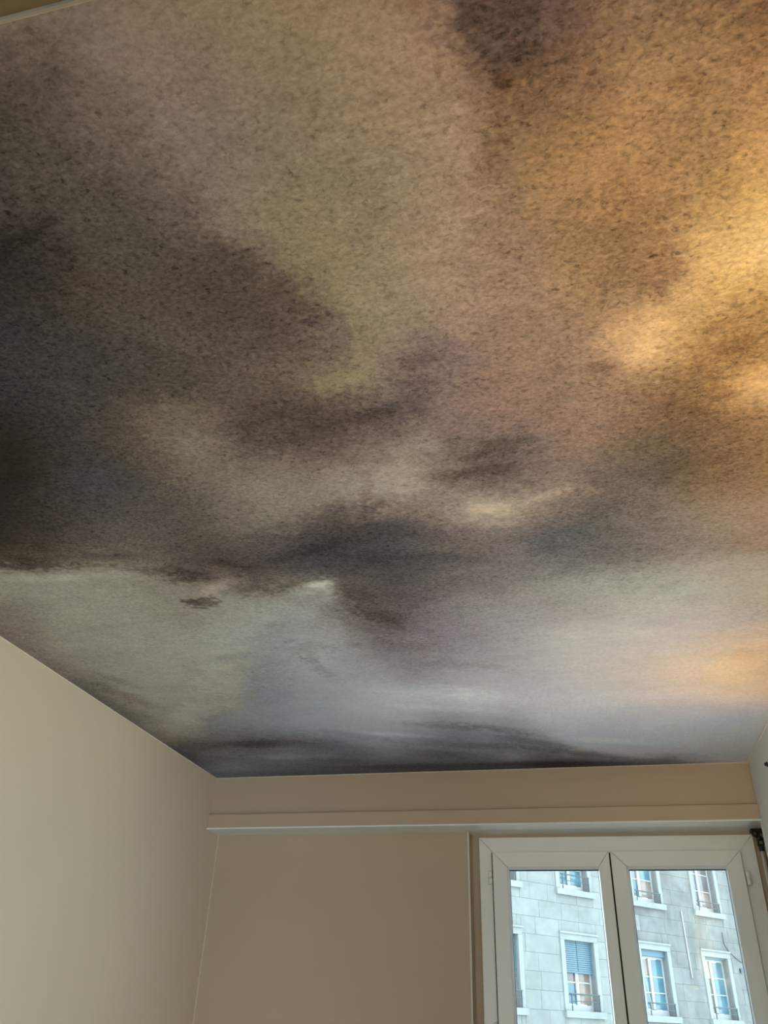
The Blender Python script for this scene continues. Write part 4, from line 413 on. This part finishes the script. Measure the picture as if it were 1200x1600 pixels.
def mural_colour(x, y):
    g = np.array(MURAL, float).reshape(MNY, MNX, 3) / 255
    # bend the lookup a little so that cloud edges are brushed, not smooth
    wx = fbm2(x * 9, y * 9, 1, 4) * 0.07 + fbm2(x * 30, y * 34, 2, 3, 0.8) * 0.05 + fbm2(x * 75, y * 95, 12, 2, 0.9) * 0.05
    wy = fbm2(x * 7, y * 10, 3, 4) * 0.07 + fbm2(x * 26, y * 38, 4, 3, 0.8) * 0.05 + fbm2(x * 70, y * 100, 13, 2, 0.9) * 0.06
    fade = np.clip((4.05 - y) / 0.6, 0.30, 1)    # finer bending towards the window wall
    px, py = x + wx, y + wy * fade
    fx = np.clip((px - MX0) / MSTEP, 0, MNX - 1.001); fy = np.clip((py - MY0) / MSTEP, 0, MNY - 1.001)
    ix = fx.astype(int); iy = fy.astype(int); u = (fx - ix)[..., None]; v = (fy - iy)[..., None]
    c = g[iy, ix] * (1 - u) * (1 - v) + g[iy, ix + 1] * u * (1 - v) + g[iy + 1, ix] * (1 - u) * v + g[iy + 1, ix + 1] * u * v
    rag1 = fbm2(x * 22, y * 30, 5, 4, 0.65); rag2 = fbm2(x * 70, y * 100, 6, 2, 0.9)
    for (sx, sy, a, b, cc, d, gr, gg, gb, rg, sf) in STROKES:
        dx, dy = x - sx, y - sy
        q = (a * dx + b * dy) ** 2 + (cc * dx + d * dy) ** 2
        m = q < 4.0
        rr = np.sqrt(q[m]) + (rag1[m] * 1.4 + rag2[m] * 1.6) * rg
        w = np.clip((1.0 + 0.3 * sf - rr) / sf, 0, 1); w = w * w * (3 - 2 * w)
        c[m] *= 1 + (np.array([gr, gg, gb]) - 1) * w[..., None]
    lum = c.mean(-1)
    # cloudy tone variation, stronger in the dark clouds than in the clear sky
    k = np.clip(1.25 - lum * 1.2, 0.25, 1)
    tone = fbm2(x * 6, y * 9, 7, 5, 0.6) * 0.24 + fbm2(x * 16, y * 60, 8, 3, 0.6) * 0.10 + fbm2(x * 45, y * 60, 9, 3, 0.7) * 0.16
    c = c * (1 + (tone * k)[..., None])
    hue = (fbm2(x * 5, y * 6, 10, 3) * 0.035)[..., None]
    c = c * (1 + hue * np.array([1, -0.2, -0.9]))
    return np.clip(c, 0.01, 0.97), np.clip(1.35 - lum * 1.6, 0.18, 1)

def mural_material():
    mt = bpy.data.materials.new('printed_cloud_wallpaper'); mt.use_nodes = True; nt = mt.node_tree; b = nt.nodes['Principled BSDF']
    N, L = nt.nodes.new, nt.links.new
    b.inputs['Roughness'].default_value = 0.78; b.inputs['Specular IOR Level'].default_value = 0.25
    at = N('ShaderNodeVertexColor'); at.layer_name = 'print'
    tc = N('ShaderNodeTexCoord')
    def noise(scale, detail, sx=1.0, sy=1.0, dist=0.0, rough=0.6):
        mp = N('ShaderNodeMapping'); mp.inputs['Scale'].default_value = (sx, sy, 1); L(tc.outputs['Object'], mp.inputs['Vector'])
        n = N('ShaderNodeTexNoise'); n.inputs['Scale'].default_value = scale; n.inputs['Detail'].default_value = detail; n.inputs['Distortion'].default_value = dist; n.inputs['Roughness'].default_value = rough
        L(mp.outputs[0], n.inputs['Vector']); return n
    def mrange(src, a0, a1, b0, b1, smooth=False):
        m = N('ShaderNodeMapRange'); m.inputs['From Min'].default_value = a0; m.inputs['From Max'].default_value = a1; m.inputs['To Min'].default_value = b0; m.inputs['To Max'].default_value = b1
        if smooth: m.interpolation_type = 'SMOOTHSTEP'
        L(src, m.inputs['Value']); return m.outputs[0]
    def math_(op, a, bb):
        m = N('ShaderNodeMath'); m.operation = op
        for i, s in enumerate((a, bb)):
            if isinstance(s, (int, float)): m.inputs[i].default_value = s
            else: L(s, m.inputs[i])
        return m.outputs[0]
    n1 = noise(120, 3, 0.75, 1.0, 0.5)            # fibre grain
    n2 = noise(230, 2, 0.6, 1.0, 0.6)            # finer grain
    n3 = noise(95, 2, 0.7, 1.0, 0.7)             # sparse darker flecks
    n5 = noise(42, 2, 0.6, 1.0, 0.4)
    g1 = mrange(n1.outputs['Fac'], 0.30, 0.70, -0.50, 0.50); g2 = mrange(n2.outputs['Fac'], 0.30, 0.70, -0.22, 0.22)
    fl = mrange(n3.outputs['Fac'], 0.33, 0.43, -0.50, 0.0, True)
    g5 = mrange(n5.outputs['Fac'], 0.30, 0.70, -0.14, 0.14)
    s = math_('ADD', math_('ADD', g1, g2), math_('ADD', fl, g5))
    s = math_('ADD', math_('MULTIPLY', s, at.outputs['Alpha']), 1.0)
    sc = N('ShaderNodeVectorMath'); sc.operation = 'SCALE'; L(at.outputs['Color'], sc.inputs[0]); L(s, sc.inputs['Scale'])
    L(sc.outputs[0], b.inputs['Base Color'])
    n4 = noise(140, 3, 0.7, 1.0, 0.8)
    bp = N('ShaderNodeBump'); bp.inputs['Strength'].default_value = 0.30; bp.inputs['Distance'].default_value = 0.0016
    L(n4.outputs['Fac'], bp.inputs['Height']); L(bp.outputs['Normal'], b.inputs['Normal'])
    return mt

M['lining'] = material('grey_brown_lining_paper', (0.19, 0.165, 0.14), 0.85, spec=0.2, var=0.05)
ceil = structure(box('ceiling', (XL - .1, 0.95), (YR - .1, 4.6), (HC + .002, HC + .12), M['lining']), 'ceiling papered with a stormy cloud mural')
M['mural'] = mural_material()
PX = 0.005                                        # spacing of the colour samples
ys = np.linspace(0.34, 4.075, int((4.075 - 0.34) / PX) + 1)
SEAMS = (XL - .003, -1.105, -0.105, XR + .003)   # paper strips one metre wide, seams run towards the window
for xa, xb in zip(SEAMS, SEAMS[1:]):
    xs = np.linspace(xa + 0.0001, xb - 0.0001, int((xb - xa) / PX) + 1)
    gx, gy = np.meshgrid(xs, ys)
    col, amp = mural_colour(gx, gy)
    n, k = len(xs), len(ys)
    lift = np.zeros_like(gx); lift[:, 0] = lift[:, -1] = 0.00015       # paper edges lie back into the seam
    co = np.stack([gx, gy, np.full_like(gx, HC) + lift], -1).reshape(-1, 3)
    idx = np.arange(n * k).reshape(k, n)
    quads = np.stack([idx[:-1, :-1], idx[1:, :-1], idx[1:, 1:], idx[:-1, 1:]], -1).reshape(-1, 4)   # facing down
    me = bpy.data.meshes.new('wallpaper_strip')
    me.vertices.add(len(co)); me.vertices.foreach_set('co', co.astype(np.float32).ravel())
    me.loops.add(quads.size); me.loops.foreach_set('vertex_index', quads.ravel().astype(np.int32))
    me.polygons.add(len(quads)); me.polygons.foreach_set('loop_start', np.arange(0, quads.size, 4, dtype=np.int32)); me.polygons.foreach_set('loop_total', np.full(len(quads), 4, np.int32))
    me.update(); me.validate()
    ca = me.color_attributes.new('print', 'FLOAT_COLOR', 'POINT')
    lin = np.where(col <= 0.04045, col / 12.92, ((col + 0.055) / 1.055) ** 2.4)
    ca.data.foreach_set('color', np.concatenate([lin, amp[..., None]], -1).astype(np.float32).ravel())
    me.materials.append(M['mural'])
    o = bpy.data.objects.new('wallpaper_strip', me); COL.objects.link(o); o.parent = ceil
#MURAL_END

# ---------------------------------------------------------------- unseen floor lamps, added by the right wall for the warm light on the ceiling
def added_floor_lamp(x, y, top, k, watts, label):
    t = tag(empty('added_floor_lamp', (x, y, 0)), label, 'floor lamp', 'added unseen uplighter floor lamps along the right wall')
    brass = M['brass']
    bm = bmesh.new(); add_lathe(bm, [(0.001, 0.0), (0.11, 0.0), (0.115, 0.006), (0.11, 0.018), (0.03, 0.026), (0.001, 0.026)]); mesh_obj('base', bm, brass, t, True)
    bm = bmesh.new(); add_tube(bm, [(0, 0, 0.02), (0, 0, top - 0.10)], 0.010, 16); mesh_obj('pole', bm, brass, t, True)
    bm = bmesh.new(); add_lathe(bm, [(0.001, top - 0.105), (0.03, top - 0.10), (0.10 * k, top - 0.07), (0.15 * k, top - 0.02), (0.165 * k, top + 0.015), (0.160 * k, top + 0.015), (0.145 * k, top - 0.018), (0.095 * k, top - 0.062), (0.001, top - 0.09)]); mesh_obj('shade', bm, brass, t, True)
    ld = bpy.data.lights.new('added_lamp_light', 'AREA'); ld.shape = 'DISK'; ld.size = 0.2 * k; ld.energy = watts; ld.color = (1.0, 0.64, 0.30)
    lo = bpy.data.objects.new('added_lamp_light', ld); COL.objects.link(lo); lo.location = (0, 0, top); lo.rotation_euler = (math.pi, 0, 0); lo.parent = t
    return t
M['brass'] = material('brushed_brass', (0.55, 0.42, 0.22), 0.35, metal=1.0, var=0.05)
added_floor_lamp(0.55, 0.95, 1.84, 1.0, 13.0, 'added unseen wide brass uplighter floor lamp by the right wall, nearest the soffit')
added_floor_lamp(0.625, 2.62, 1.80, 0.65, 4.3, 'added unseen slim brass uplighter floor lamp by the right wall, nearest the casement window')

# ---------------------------------------------------------------- casement window
def mitred(name_h, name_v, parent, o, i, yo, yi, yb, mat, gap=0.0006, bev=0.0012):
    """four mitred members: outer rect o, inner rect i (x0,x1,z0,z1); front y at outer edge yo and inner edge yi, back yb"""
    oc = [(o[0], o[2]), (o[1], o[2]), (o[1], o[3]), (o[0], o[3])]
    ic = [(i[0], i[2]), (i[1], i[2]), (i[1], i[3]), (i[0], i[3])]
    res = []
    for k, nm in enumerate((name_h, name_v, name_h, name_v)):
        a, b = oc[k], oc[(k + 1) % 4]; c, d = ic[(k + 1) % 4], ic[k]
        dx, dz = (b[0] - a[0]), (b[1] - a[1]); L = math.hypot(dx, dz); g = (dx / L * gap, dz / L * gap)
        P = [(a[0] + g[0], a[1] + g[1], yo), (b[0] - g[0], b[1] - g[1], yo), (c[0] - g[0], c[1] - g[1], yi), (d[0] + g[0], d[1] + g[1], yi)]
        bm = bmesh.new()
        f = [bm.verts.new((x, y, z)) for x, z, y in P]; bk = [bm.verts.new((x, yb, z)) for x, z, y in P]
        bm.faces.new(f); bm.faces.new(list(reversed(bk)))
        for q in range(4): bm.faces.new((f[q], bk[q], bk[(q + 1) % 4], f[(q + 1) % 4]))
        bmesh.ops.recalc_face_normals(bm, faces=list(bm.faces))
        if bev: bevel(bm, bev, 2)
        res.append(mesh_obj(nm, bm, mat, parent))
    return res

WB = EYE - 0.655                              # bottom of the fixed frame
win = structure(empty('window_1', (0.096, 4.24, WB)), 'white two-leaf casement window in the recess')
win_inv = Matrix.Translation((-0.096, -4.24, -WB))
def under(o, parent):                          # keep world placement under the window's base
    o.parent = parent
kids = []
kids += mitred('frame_rail', 'frame_stile', None, (-0.543, 0.7325, WB, Z(0.8147)), (-0.472, 0.660, WB + .07, Z(0.741)), 4.242, 4.242, 4.32, M['pvc'], 0.0007, 0.0025)
def sash(x0, x1, ix0, ix1):
    ex = empty('sash', (0, 0, 0))
    z0, z1, iz0, iz1 = WB + .062, Z(0.7447), WB + .13, Z(0.676)
    parts = mitred('sash_rail', 'sash_stile', ex, (x0, x1, z0, z1), (ix0, ix1, iz0, iz1), 4.222, 4.222, 4.29, M['pvc'], 0.0006, 0.003)
    b = mitred('glazing_bead', 'glazing_bead', ex, (ix0 + .0005, ix1 - .0005, iz0 + .0005, iz1 - .0005), (ix0 + .010, ix1 - .0055, iz0 + .010, iz1 - .011), 4.224, 4.239, 4.246, M['bead'], 0.0003, 0.0006)
    g = mitred('seal_gap_shade', 'seal_gap_shade', ex, (ix0 + .0075, ix1 - .0045, iz0 + .008, iz1 - .0085), (ix0 + .0118, ix1 - .0072, iz0 + .014, iz1 - .0155), 4.241, 4.241, 4.249, M['seal_gap'], 0, 0)
    box('pane', (ix0 + .004, ix1 - .002, ), (4.2445, 4.2475), (iz0 + .004, iz1 - .004), M['glass'], ex)
    return ex
sL = sash(-0.4774, 0.0755, -0.4080, 0.0247); sR = sash(0.0825, 0.6638, 0.150, 0.594)
gap_shade = box('seal_gap_shade', (0.0735, 0.0845), (4.252, 4.26), (WB + .07, Z(0.742)), M['seal_gap'])  # black strip behind the slit between the leaves, painting its gap dark
kids += [box('seal_gap_shade', (x0, x1), (4.2385, 4.2425), (WB + .064, Z(0.7435)), M['seal_gap']) for x0, x1 in ((-0.4830, -0.4770), (0.6635, 0.6660))]  # black strips painting the shadow gap between frame and leaves
kids += [sL, sR, gap_shade]
def hinge(x, zc):
    bm = bmesh.new()
    for a, b in ((-0.0275, -0.0012), (0.0012, 0.0275)):
        add_tube(bm, [(x, 4.224, zc + a), (x, 4.2235, zc + a + .001), (x, 4.2235, zc + b - .001), (x, 4.224, zc + b)], [0.0075, 0.0092, 0.0092, 0.0075], 14)
    sgn = -1 if x < 0 else 1
    add_box(bm, min(x, x + sgn * 0.012), max(x, x + sgn * 0.012), 4.227, 4.2435, zc - .0265, zc + .0265)
    return mesh_obj('hinge', bm, M['hinge'])
kids += [hinge(-0.4905, Z(0.628)), hinge(-0.4905, Z(0.008)), hinge(0.6765, Z(0.623)), hinge(0.6765, Z(0.0))]
for k in kids:
    k.parent = win; k.matrix_parent_inverse = win_inv

# shutter crank in the right-hand corner of the recess
ck = tag(empty('shutter_crank', (0.757, 4.21, Z(0.74))), 'white shutter crank rod hanging from a black universal joint beside the window', 'crank')
bm = bmesh.new()
add_box(bm, -0.035, 0.030, -0.010, 0.035, 0.078, 0.0925); bevel(bm, 0.003, 2)
mesh_obj('bracket', bm, M['blackmetal'], ck)
bm = bmesh.new()
add_tube(bm, [(-0.024, 0.0, 0.082), (-0.018, -0.004, 0.070), (-0.008, -0.006, 0.058)], [0.013, 0.015, 0.012], 14)
mesh_obj('joint_fork', bm, M['blackmetal'], ck, True)
bm = bmesh.new(); bmesh.ops.create_uvsphere(bm, u_segments=16, v_segments=10, radius=0.013, matrix=Matrix.Translation((-0.005, -0.006, 0.050)))
mesh_obj('joint_cross', bm, M['blackmetal'], ck, True)
bm = bmesh.new()
for dx in (-0.011, 0.011): add_box(bm, dx - 0.004 - 0.002, dx + 0.002, -0.014, 0.004, 0.018, 0.052)
bevel(bm, 0.0015, 1)
mesh_obj('joint_fork', bm, M['blackmetal'], ck)
bm = bmesh.new(); add_tube(bm, [(-0.003, -0.005, 0.024), (-0.003, -0.005, -0.006)], [0.0125, 0.011], 16); mesh_obj('collar', bm, M['blackmetal'], ck, True)
bm = bmesh.new(); add_tube(bm, [(-0.003, -0.005, -0.004), (-0.003, -0.005, -1.05)], 0.0085, 16); mesh_obj('rod', bm, M['rod'], ck, True)
bm = bmesh.new(); add_tube(bm, [(-0.003, -0.005, -1.05), (-0.003, -0.005, -1.20)], 0.012, 16); mesh_obj('grip', bm, M['rod'], ck, True)

# small dark stud on the right wall just under the ceiling
bm = bmesh.new(); add_tube(bm, [(0.001, 0, 0), (-0.004, 0, 0), (-0.006, 0, 0), (-0.012, 0, 0)], [0.011, 0.011, 0.007, 0.0065], 16)
st = tag(mesh_obj('wall_stud', bm, M['blackmetal'], None, True), 'small black stud on the right wall just below the ceiling', 'stud'); st.location = (XR, 3.66, Z(0.978))

#FACADE_BEGIN
# ---------------------------------------------------------------- street and the stone apartment house opposite
SC = 1.4
FO = Vector((-0.1363 * SC, 20.0 * SC, EYE))          # point on the facade at eye height
FA = math.radians(41)
FD = Vector((math.sin(FA), math.cos(FA), 0)); FN = Vector((math.cos(FA), -math.sin(FA), 0))   # along the wall / towards the street
structure(box('floor_street', (-60, 60), (4.9, 90), (-9.2, -9.0), material('pale_street_paving', (0.68, 0.69, 0.69), 0.85, var=0.15, vscale=0.5)))

def stone_material(name, col, stain):
    mt = bpy.data.materials.new(name); mt.use_nodes = True; nt = mt.node_tree; b = nt.nodes['Principled BSDF']
    b.inputs['Roughness'].default_value = 0.9; b.inputs['Specular IOR Level'].default_value = 0.2
    g = nt.nodes.new('ShaderNodeNewGeometry'); oi = nt.nodes.new('ShaderNodeObjectInfo')
    n1 = nt.nodes.new('ShaderNodeTexNoise'); n1.inputs['Scale'].default_value = 0.9; n1.inputs['Detail'].default_value = 6; n1.inputs['Roughness'].default_value = 0.65; n1.inputs['Distortion'].default_value = 0.6
    n2 = nt.nodes.new('ShaderNodeTexNoise'); n2.inputs['Scale'].default_value = 5.0; n2.inputs['Detail'].default_value = 5
    nt.links.new(g.outputs['Position'], n1.inputs['Vector']); nt.links.new(g.outputs['Position'], n2.inputs['Vector'])
    r1 = nt.nodes.new('ShaderNodeMapRange'); r1.inputs['From Min'].default_value = 0.38; r1.inputs['From Max'].default_value = 0.62; r1.inputs['To Min'].default_value = 1 - stain; r1.inputs['To Max'].default_value = 1.06
    nt.links.new(n1.outputs['Fac'], r1.inputs['Value'])
    r2 = nt.nodes.new('ShaderNodeMapRange'); r2.inputs['From Min'].default_value = 0.3; r2.inputs['From Max'].default_value = 0.7; r2.inputs['To Min'].default_value = 0.93; r2.inputs['To Max'].default_value = 1.05
    nt.links.new(n2.outputs['Fac'], r2.inputs['Value'])
    r3 = nt.nodes.new('ShaderNodeMapRange'); r3.inputs['To Min'].default_value = 0.93; r3.inputs['To Max'].default_value = 1.05
    nt.links.new(oi.outputs['Random'], r3.inputs['Value'])
    m1 = nt.nodes.new('ShaderNodeMath'); m1.operation = 'MULTIPLY'; nt.links.new(r1.outputs[0], m1.inputs[0]); nt.links.new(r2.outputs[0], m1.inputs[1])
    m2 = nt.nodes.new('ShaderNodeMath'); m2.operation = 'MULTIPLY'; nt.links.new(m1.outputs[0], m2.inputs[0]); nt.links.new(r3.outputs[0], m2.inputs[1])
    sc = nt.nodes.new('ShaderNodeVectorMath'); sc.operation = 'SCALE'; sc.inputs[0].default_value = col
    nt.links.new(m2.outputs[0], sc.inputs['Scale']); nt.links.new(sc.outputs[0], b.inputs['Base Color'])
    return mt

M['stone'] = stone_material('pale_limestone', (0.143, 0.155, 0.150), 0.10)
M['stone_old'] = stone_material('weathered_limestone', (0.117, 0.126, 0.123), 0.26)
M['stone_trim'] = stone_material('limestone_surround', (0.164, 0.180, 0.177), 0.05)
M['joint'] = material('grey_mortar', (0.115, 0.124, 0.124), 0.95, var=0.1)
M['ext_white'] = material('white_window_paint', (0.23, 0.245, 0.245), 0.5, var=0.03)
M['blind'] = material('blue_grey_blind', (0.040, 0.088, 0.118), 0.5, var=0.06)
M['rail_iron'] = material('dark_green_iron', (0.025, 0.045, 0.055), 0.5, metal=0.3, var=0.1)
for nm, c in (('blue', (0.048, 0.105, 0.135)), ('lilac', (0.090, 0.095, 0.112)), ('peach', (0.125, 0.102, 0.088)), ('grey', (0.080, 0.078, 0.078)), ('glow', (0.30, 0.26, 0.19))):  # curtain tints, with sky reflection and warm window light painted in
    M['pane_' + nm] = material('curtain_reflection_pane_' + nm, c, 0.12, spec=0.5, var=0.35, vscale=2.2)

bld = tag(empty('apartment_building', FO), 'pale stone apartment house with iron window rails seen through the casement window', 'building')
bld.rotation_euler = (0, 0, math.atan2(FD.y, FD.x))    # local +x runs along the wall, local -y faces the street
# facade coordinates: s along the wall, h above the eye, both in metres
def fz(z20): return (z20 - 1.5) * SC
COLS = [(-5.0, -4.1), (-2.72 - .46, -2.27), (-0.95, -0.07), (1.47, 2.37), (3.76, 4.64), (6.1, 7.0), (8.4, 9.3)]
COLS = [(a * SC, b * SC) for a, b in COLS]
ROWH = (4.16 - 1.92) * SC
ROWS = [fz(1.92) - ROWH, fz(1.92), fz(1.92) + ROWH]     # sill heights
OH = (3.18 - 1.92) * SC                                  # opening height
SUR = 0.12 * SC                                          # stone surround width

def fbox(name, s0, s1, d0, d1, h0, h1, mat, parent):    # d: depth, 0 = wall face, negative = proud of it
    return box(name, (s0, s1), (d0, d1), (h0, h1), mat, parent)

# wall backing with openings (mortar colour), then single blocks proud of it
HB, HT, SL, SR = fz(1.92) - ROWH * 2.2, fz(1.92) + ROWH * 2.6, -7.6, 14.5
bm = bmesh.new()
edges_s = sorted({SL, SR, *[c for ab in COLS for c in ab]}); edges_h = sorted({HB, HT, *[v for r in ROWS for v in (r, r + OH)]})
for s0, s1 in zip(edges_s, edges_s[1:]):
    for h0, h1 in zip(edges_h, edges_h[1:]):
        hole = any(abs(a - s0) < 1e-6 for a, b in COLS) and any(abs(r - h0) < 1e-6 for r in ROWS)
        if not hole: add_box(bm, s0, s1, 0.012, 0.45, h0, h1)
mesh_obj('wall', bm, M['joint'], bld)
box('roof_slab', (SL, SR), (-0.25, 6.0), (HT, HT + .3), M['stone_trim'], bld)

unit = {}
def block(s0, s1, h0, h1, mat):
    if mat.name not in unit:
        bm = bmesh.new(); add_box(bm, -.5, .5, -.5, .5, -.5, .5); me = bpy.data.meshes.new('stone_block'); bm.to_mesh(me); bm.free(); me.materials.append(mat); unit[mat.name] = me
    o = bpy.data.objects.new('stone_block', unit[mat.name]); COL.objects.link(o); o.parent = bld
    d = random.uniform(-0.003, 0.003)
    o.location = ((s0 + s1) / 2, 0.05 + d, (h0 + h1) / 2); o.scale = (s1 - s0, 0.1, h1 - h0)
rb = random.Random(3)
nblk = 0
CH = 0.326 * SC
stuff_bm = bmesh.new()
row = 0; h = fz(1.91) - 8 * CH
while h < HT:
    s = SL - rb.uniform(0, 0.6)
    while s < SR:
        w = rb.choice((0.75, 0.95, 1.1, 1.25)) * 0.98
        s0, s1, h0, h1 = max(s, SL), min(s + w, SR), max(h, HB), min(h + CH, HT)
        s += w
        if s1 - s0 < .05 or h1 - h0 < .02: continue
        segs = [(s0, s1, h0, h1)]
        for a, b in COLS:                               # cut around the window surrounds
            for r in ROWS:
                A, B, C, D = a - SUR, b + SUR, r - SUR, r + OH + SUR
                new = []
                for (p, q, u, v) in segs:
                    if q <= A or p >= B or v <= C or u >= D: new.append((p, q, u, v)); continue
                    if p < A: new.append((p, A, u, v))
                    if q > B: new.append((B, q, u, v))
                    if u < C: new.append((max(p, A), min(q, B), u, C))
                    if v > D: new.append((max(p, A), min(q, B), D, v))
                segs = new
        for (p, q, u, v) in segs:
            g = 0.004
            if q - p < 0.06 or v - u < 0.04: g = 0.0
            vis = -4.4 < (p + q) / 2 < 8.2 and fz(1.4) < (u + v) / 2 < fz(5.5)
            old = (p + q) / 2 > 1.3 * SC
            if vis and nblk < 298:
                block(p + g, q - g, u + g, v - g, M['stone_old'] if old else M['stone']); nblk += 1
            else:
                add_box(stuff_bm, p + g, q - g, 0.0, 0.1, u + g, v - g)
    h += CH
so = mesh_obj('stone_blocks', stuff_bm, M['stone'], bld); so['kind'] = 'stuff'

def far_window(s0, s1, h, blind=0.0, trans=(0.36,), ajar=False, box_h=0.0, railh=0.21, mid=0.5, tints=('blue', 'blue', 'blue', 'blue', 'blue', 'blue')):
    w = s1 - s0; H = OH
    e = empty('window', (s0, 0, h)); e.parent = bld
    B = lambda n, x0, x1, y0, y1, z0, z1, mt: box(n, (x0, x1), (y0, y1), (z0, z1), mt, e)
    # stone surround and projecting sill
    B('surround', -SUR, -0.004, -0.035, 0.30, 0, H, M['stone_trim']); B('surround', w + 0.004, w + SUR, -0.035, 0.30, 0, H, M['stone_trim'])
    B('lintel', -SUR, w + SUR, -0.035, 0.30, H + .004, H + SUR, M['stone_trim']); B('lintel_moulding', -SUR - .02, w + SUR + .02, -0.075, 0.0, H + SUR, H + SUR + .05, M['stone_trim'])
    B('sill', -SUR - .03, w + SUR + .05, -0.10, 0.30, -SUR, -0.004, M['stone_trim'])
    f = 0.055; y0, y1 = 0.19, 0.25
    top = H - box_h
    B('frame', 0, f, y0, y1, 0, top, M['ext_white']); B('frame', w - f, w, y0, y1, 0, top, M['ext_white'])
    B('frame', f, w - f, y0, y1, top - f, top, M['ext_white']); B('frame', f, w - f, y0 - .01, y1, 0, 0.15, M['ext_white'])
    mx = w * mid
    B('frame', mx - .06, mx + .06, y0 - .015, y1, 0.15, top - f, M['ext_white'])
    for t in trans:
        z = 0.15 + t * (top - f - .15)
        for a, b in ((f, mx - .06), (mx + .06, w - f)): B('glazing_bar', a, b, y0 + .005, y1 - .01, z - .016, z + .016, M['ext_white'])
    zs = [0.15] + [0.15 + t * (top - f - .15) for t in sorted(trans)] + [top - f]
    for q, (a, b) in enumerate(((f, mx - .06), (mx + .06, w - f))):
        for k, (u, v) in enumerate(zip(zs, zs[1:])):
            if v - u > .05: B('pane', a, b, y0 + .028, y0 + .036, u + .016, v - .016, M['pane_' + tints[(q * 3 + k) % 6]])
    if box_h: B('blind_box', 0, w, 0.08, 0.2, H - box_h, H, M['blind'])
    if blind:
        n = int(blind * H / 0.055); bmx = None
        for k in range(n):
            z1 = H - .002 - k * 0.055
            if bmx is None:
                bmz = bmesh.new(); add_box(bmz, 0.01, w - .01, 0.10, 0.12, -0.046, 0); bmx = bpy.data.meshes.new('blind_slat'); bmz.to_mesh(bmx); bmz.free(); bmx.materials.append(M['blind'])
            o = bpy.data.objects.new('blind_slat', bmx); COL.objects.link(o); o.parent = e; o.location = (0, 0.0, z1)
        B('blind_cord', w * .5 - .008, w * .5 + .008, 0.092, 0.10, H - n * 0.055, H, M['rail_iron'])
        B('blind_foot', 0.01, w - .01, 0.098, 0.125, H - .002 - n * 0.055 - .05, H - .002 - n * 0.055, M['blind'])
    if ajar:                                             # left leaf tipped inwards
        bm = bmesh.new(); add_tube(bm, [(mx - .62 * (mx - f), y0 + .05, top - f - .02), (mx - .07, y0 + .03, 0.17)], 0.022, 6); mesh_obj('tilted_leaf', bm, M['ext_white'], e)
    # iron guard rail
    bm = bmesh.new(); R = 0.016
    zt = railh * SC * 1.0 + 0.10; xa, xb = 0.09, w + .03
    add_tube(bm, [(xa - .06, -0.06, zt), (xb, -0.06, zt)], 0.02, 6); mesh_obj('guard_rail', bm, M['rail_iron'], e)
    bm = bmesh.new(); add_tube(bm, [(xa, -0.06, zt - .17), (xb, -0.06, zt - .17)], 0.011, 6); mesh_obj('guard_rail', bm, M['rail_iron'], e)
    for x in (xa, xb - .03):
        bm = bmesh.new(); add_tube(bm, [(x, -0.06, zt), (x, -0.06, -0.01)], 0.017, 6); mesh_obj('guard_post', bm, M['rail_iron'], e)
    return e

SPEC = {}
ww = COLS[2][1] - COLS[2][0]
SPEC[(2, 1)] = dict(tints=('blue', 'grey', 'grey', 'peach', 'peach', 'peach'), blind=0.44, trans=(0.36,), railh=0.22)
SPEC[(2, 2)] = dict(blind=0.62, trans=(0.3, 0.62), railh=0.22)
SPEC[(1, 1)] = dict(blind=0.60, trans=(0.36,))
SPEC[(1, 2)] = dict(blind=0.5, trans=(0.36,))
SPEC[(3, 2)] = dict(tints=('blue', 'lilac', 'lilac', 'peach', 'blue', 'lilac'), trans=(0.35, 0.68), railh=0.14, mid=0.45)
SPEC[(4, 2)] = dict(tints=('lilac', 'lilac', 'lilac', 'peach', 'grey', 'grey'), trans=(0.33, 0.68), railh=0.14, mid=0.46)
SPEC[(3, 1)] = dict(tints=('blue', 'blue', 'peach', 'blue', 'blue', 'blue'), trans=(0.33, 0.64), box_h=0.17, ajar=True, railh=0.16, mid=0.46)
SPEC[(4, 1)] = dict(tints=('peach', 'peach', 'glow', 'blue', 'blue', 'blue'), trans=(0.36, 0.68), box_h=0.06, railh=0.16, mid=0.42)
for ci, (a, b) in enumerate(COLS):
    for ri, r in enumerate(ROWS):
        sp = SPEC.get((ci, ri))
        if sp is None: sp = dict(trans=(0.36, 0.68), blind=rb.choice((0, 0.3)))
        far_window(a, b, r, **sp)

# conduit, loose cable and small fixture on the weathered part of the wall
bm = bmesh.new(); add_tube(bm, [(3.12 * SC, -0.03, fz(4.08)), (3.14 * SC, -0.03, fz(3.4)), (3.17 * SC, -0.03, fz(2.7))], 0.022, 6); mesh_obj('conduit', bm, M['ext_white'], bld)
bm = bmesh.new(); add_tube(bm, [(4.62 * SC, -0.02, fz(3.75)), (4.62 * SC, -0.02, fz(3.5)), (4.75 * SC, -0.02, fz(3.36)), (5.0 * SC, -0.02, fz(3.22)), (5.22 * SC, -0.02, fz(3.14)), (5.4 * SC, -0.02, fz(3.16))], 0.012, 6); mesh_obj('cable', bm, M['rail_iron'], bld)
box('wall_fixture', (5.08 * SC, 5.16 * SC), (-0.06, 0.0), (fz(2.91), fz(3.0)), M['rail_iron'], bld)
#FACADE_END
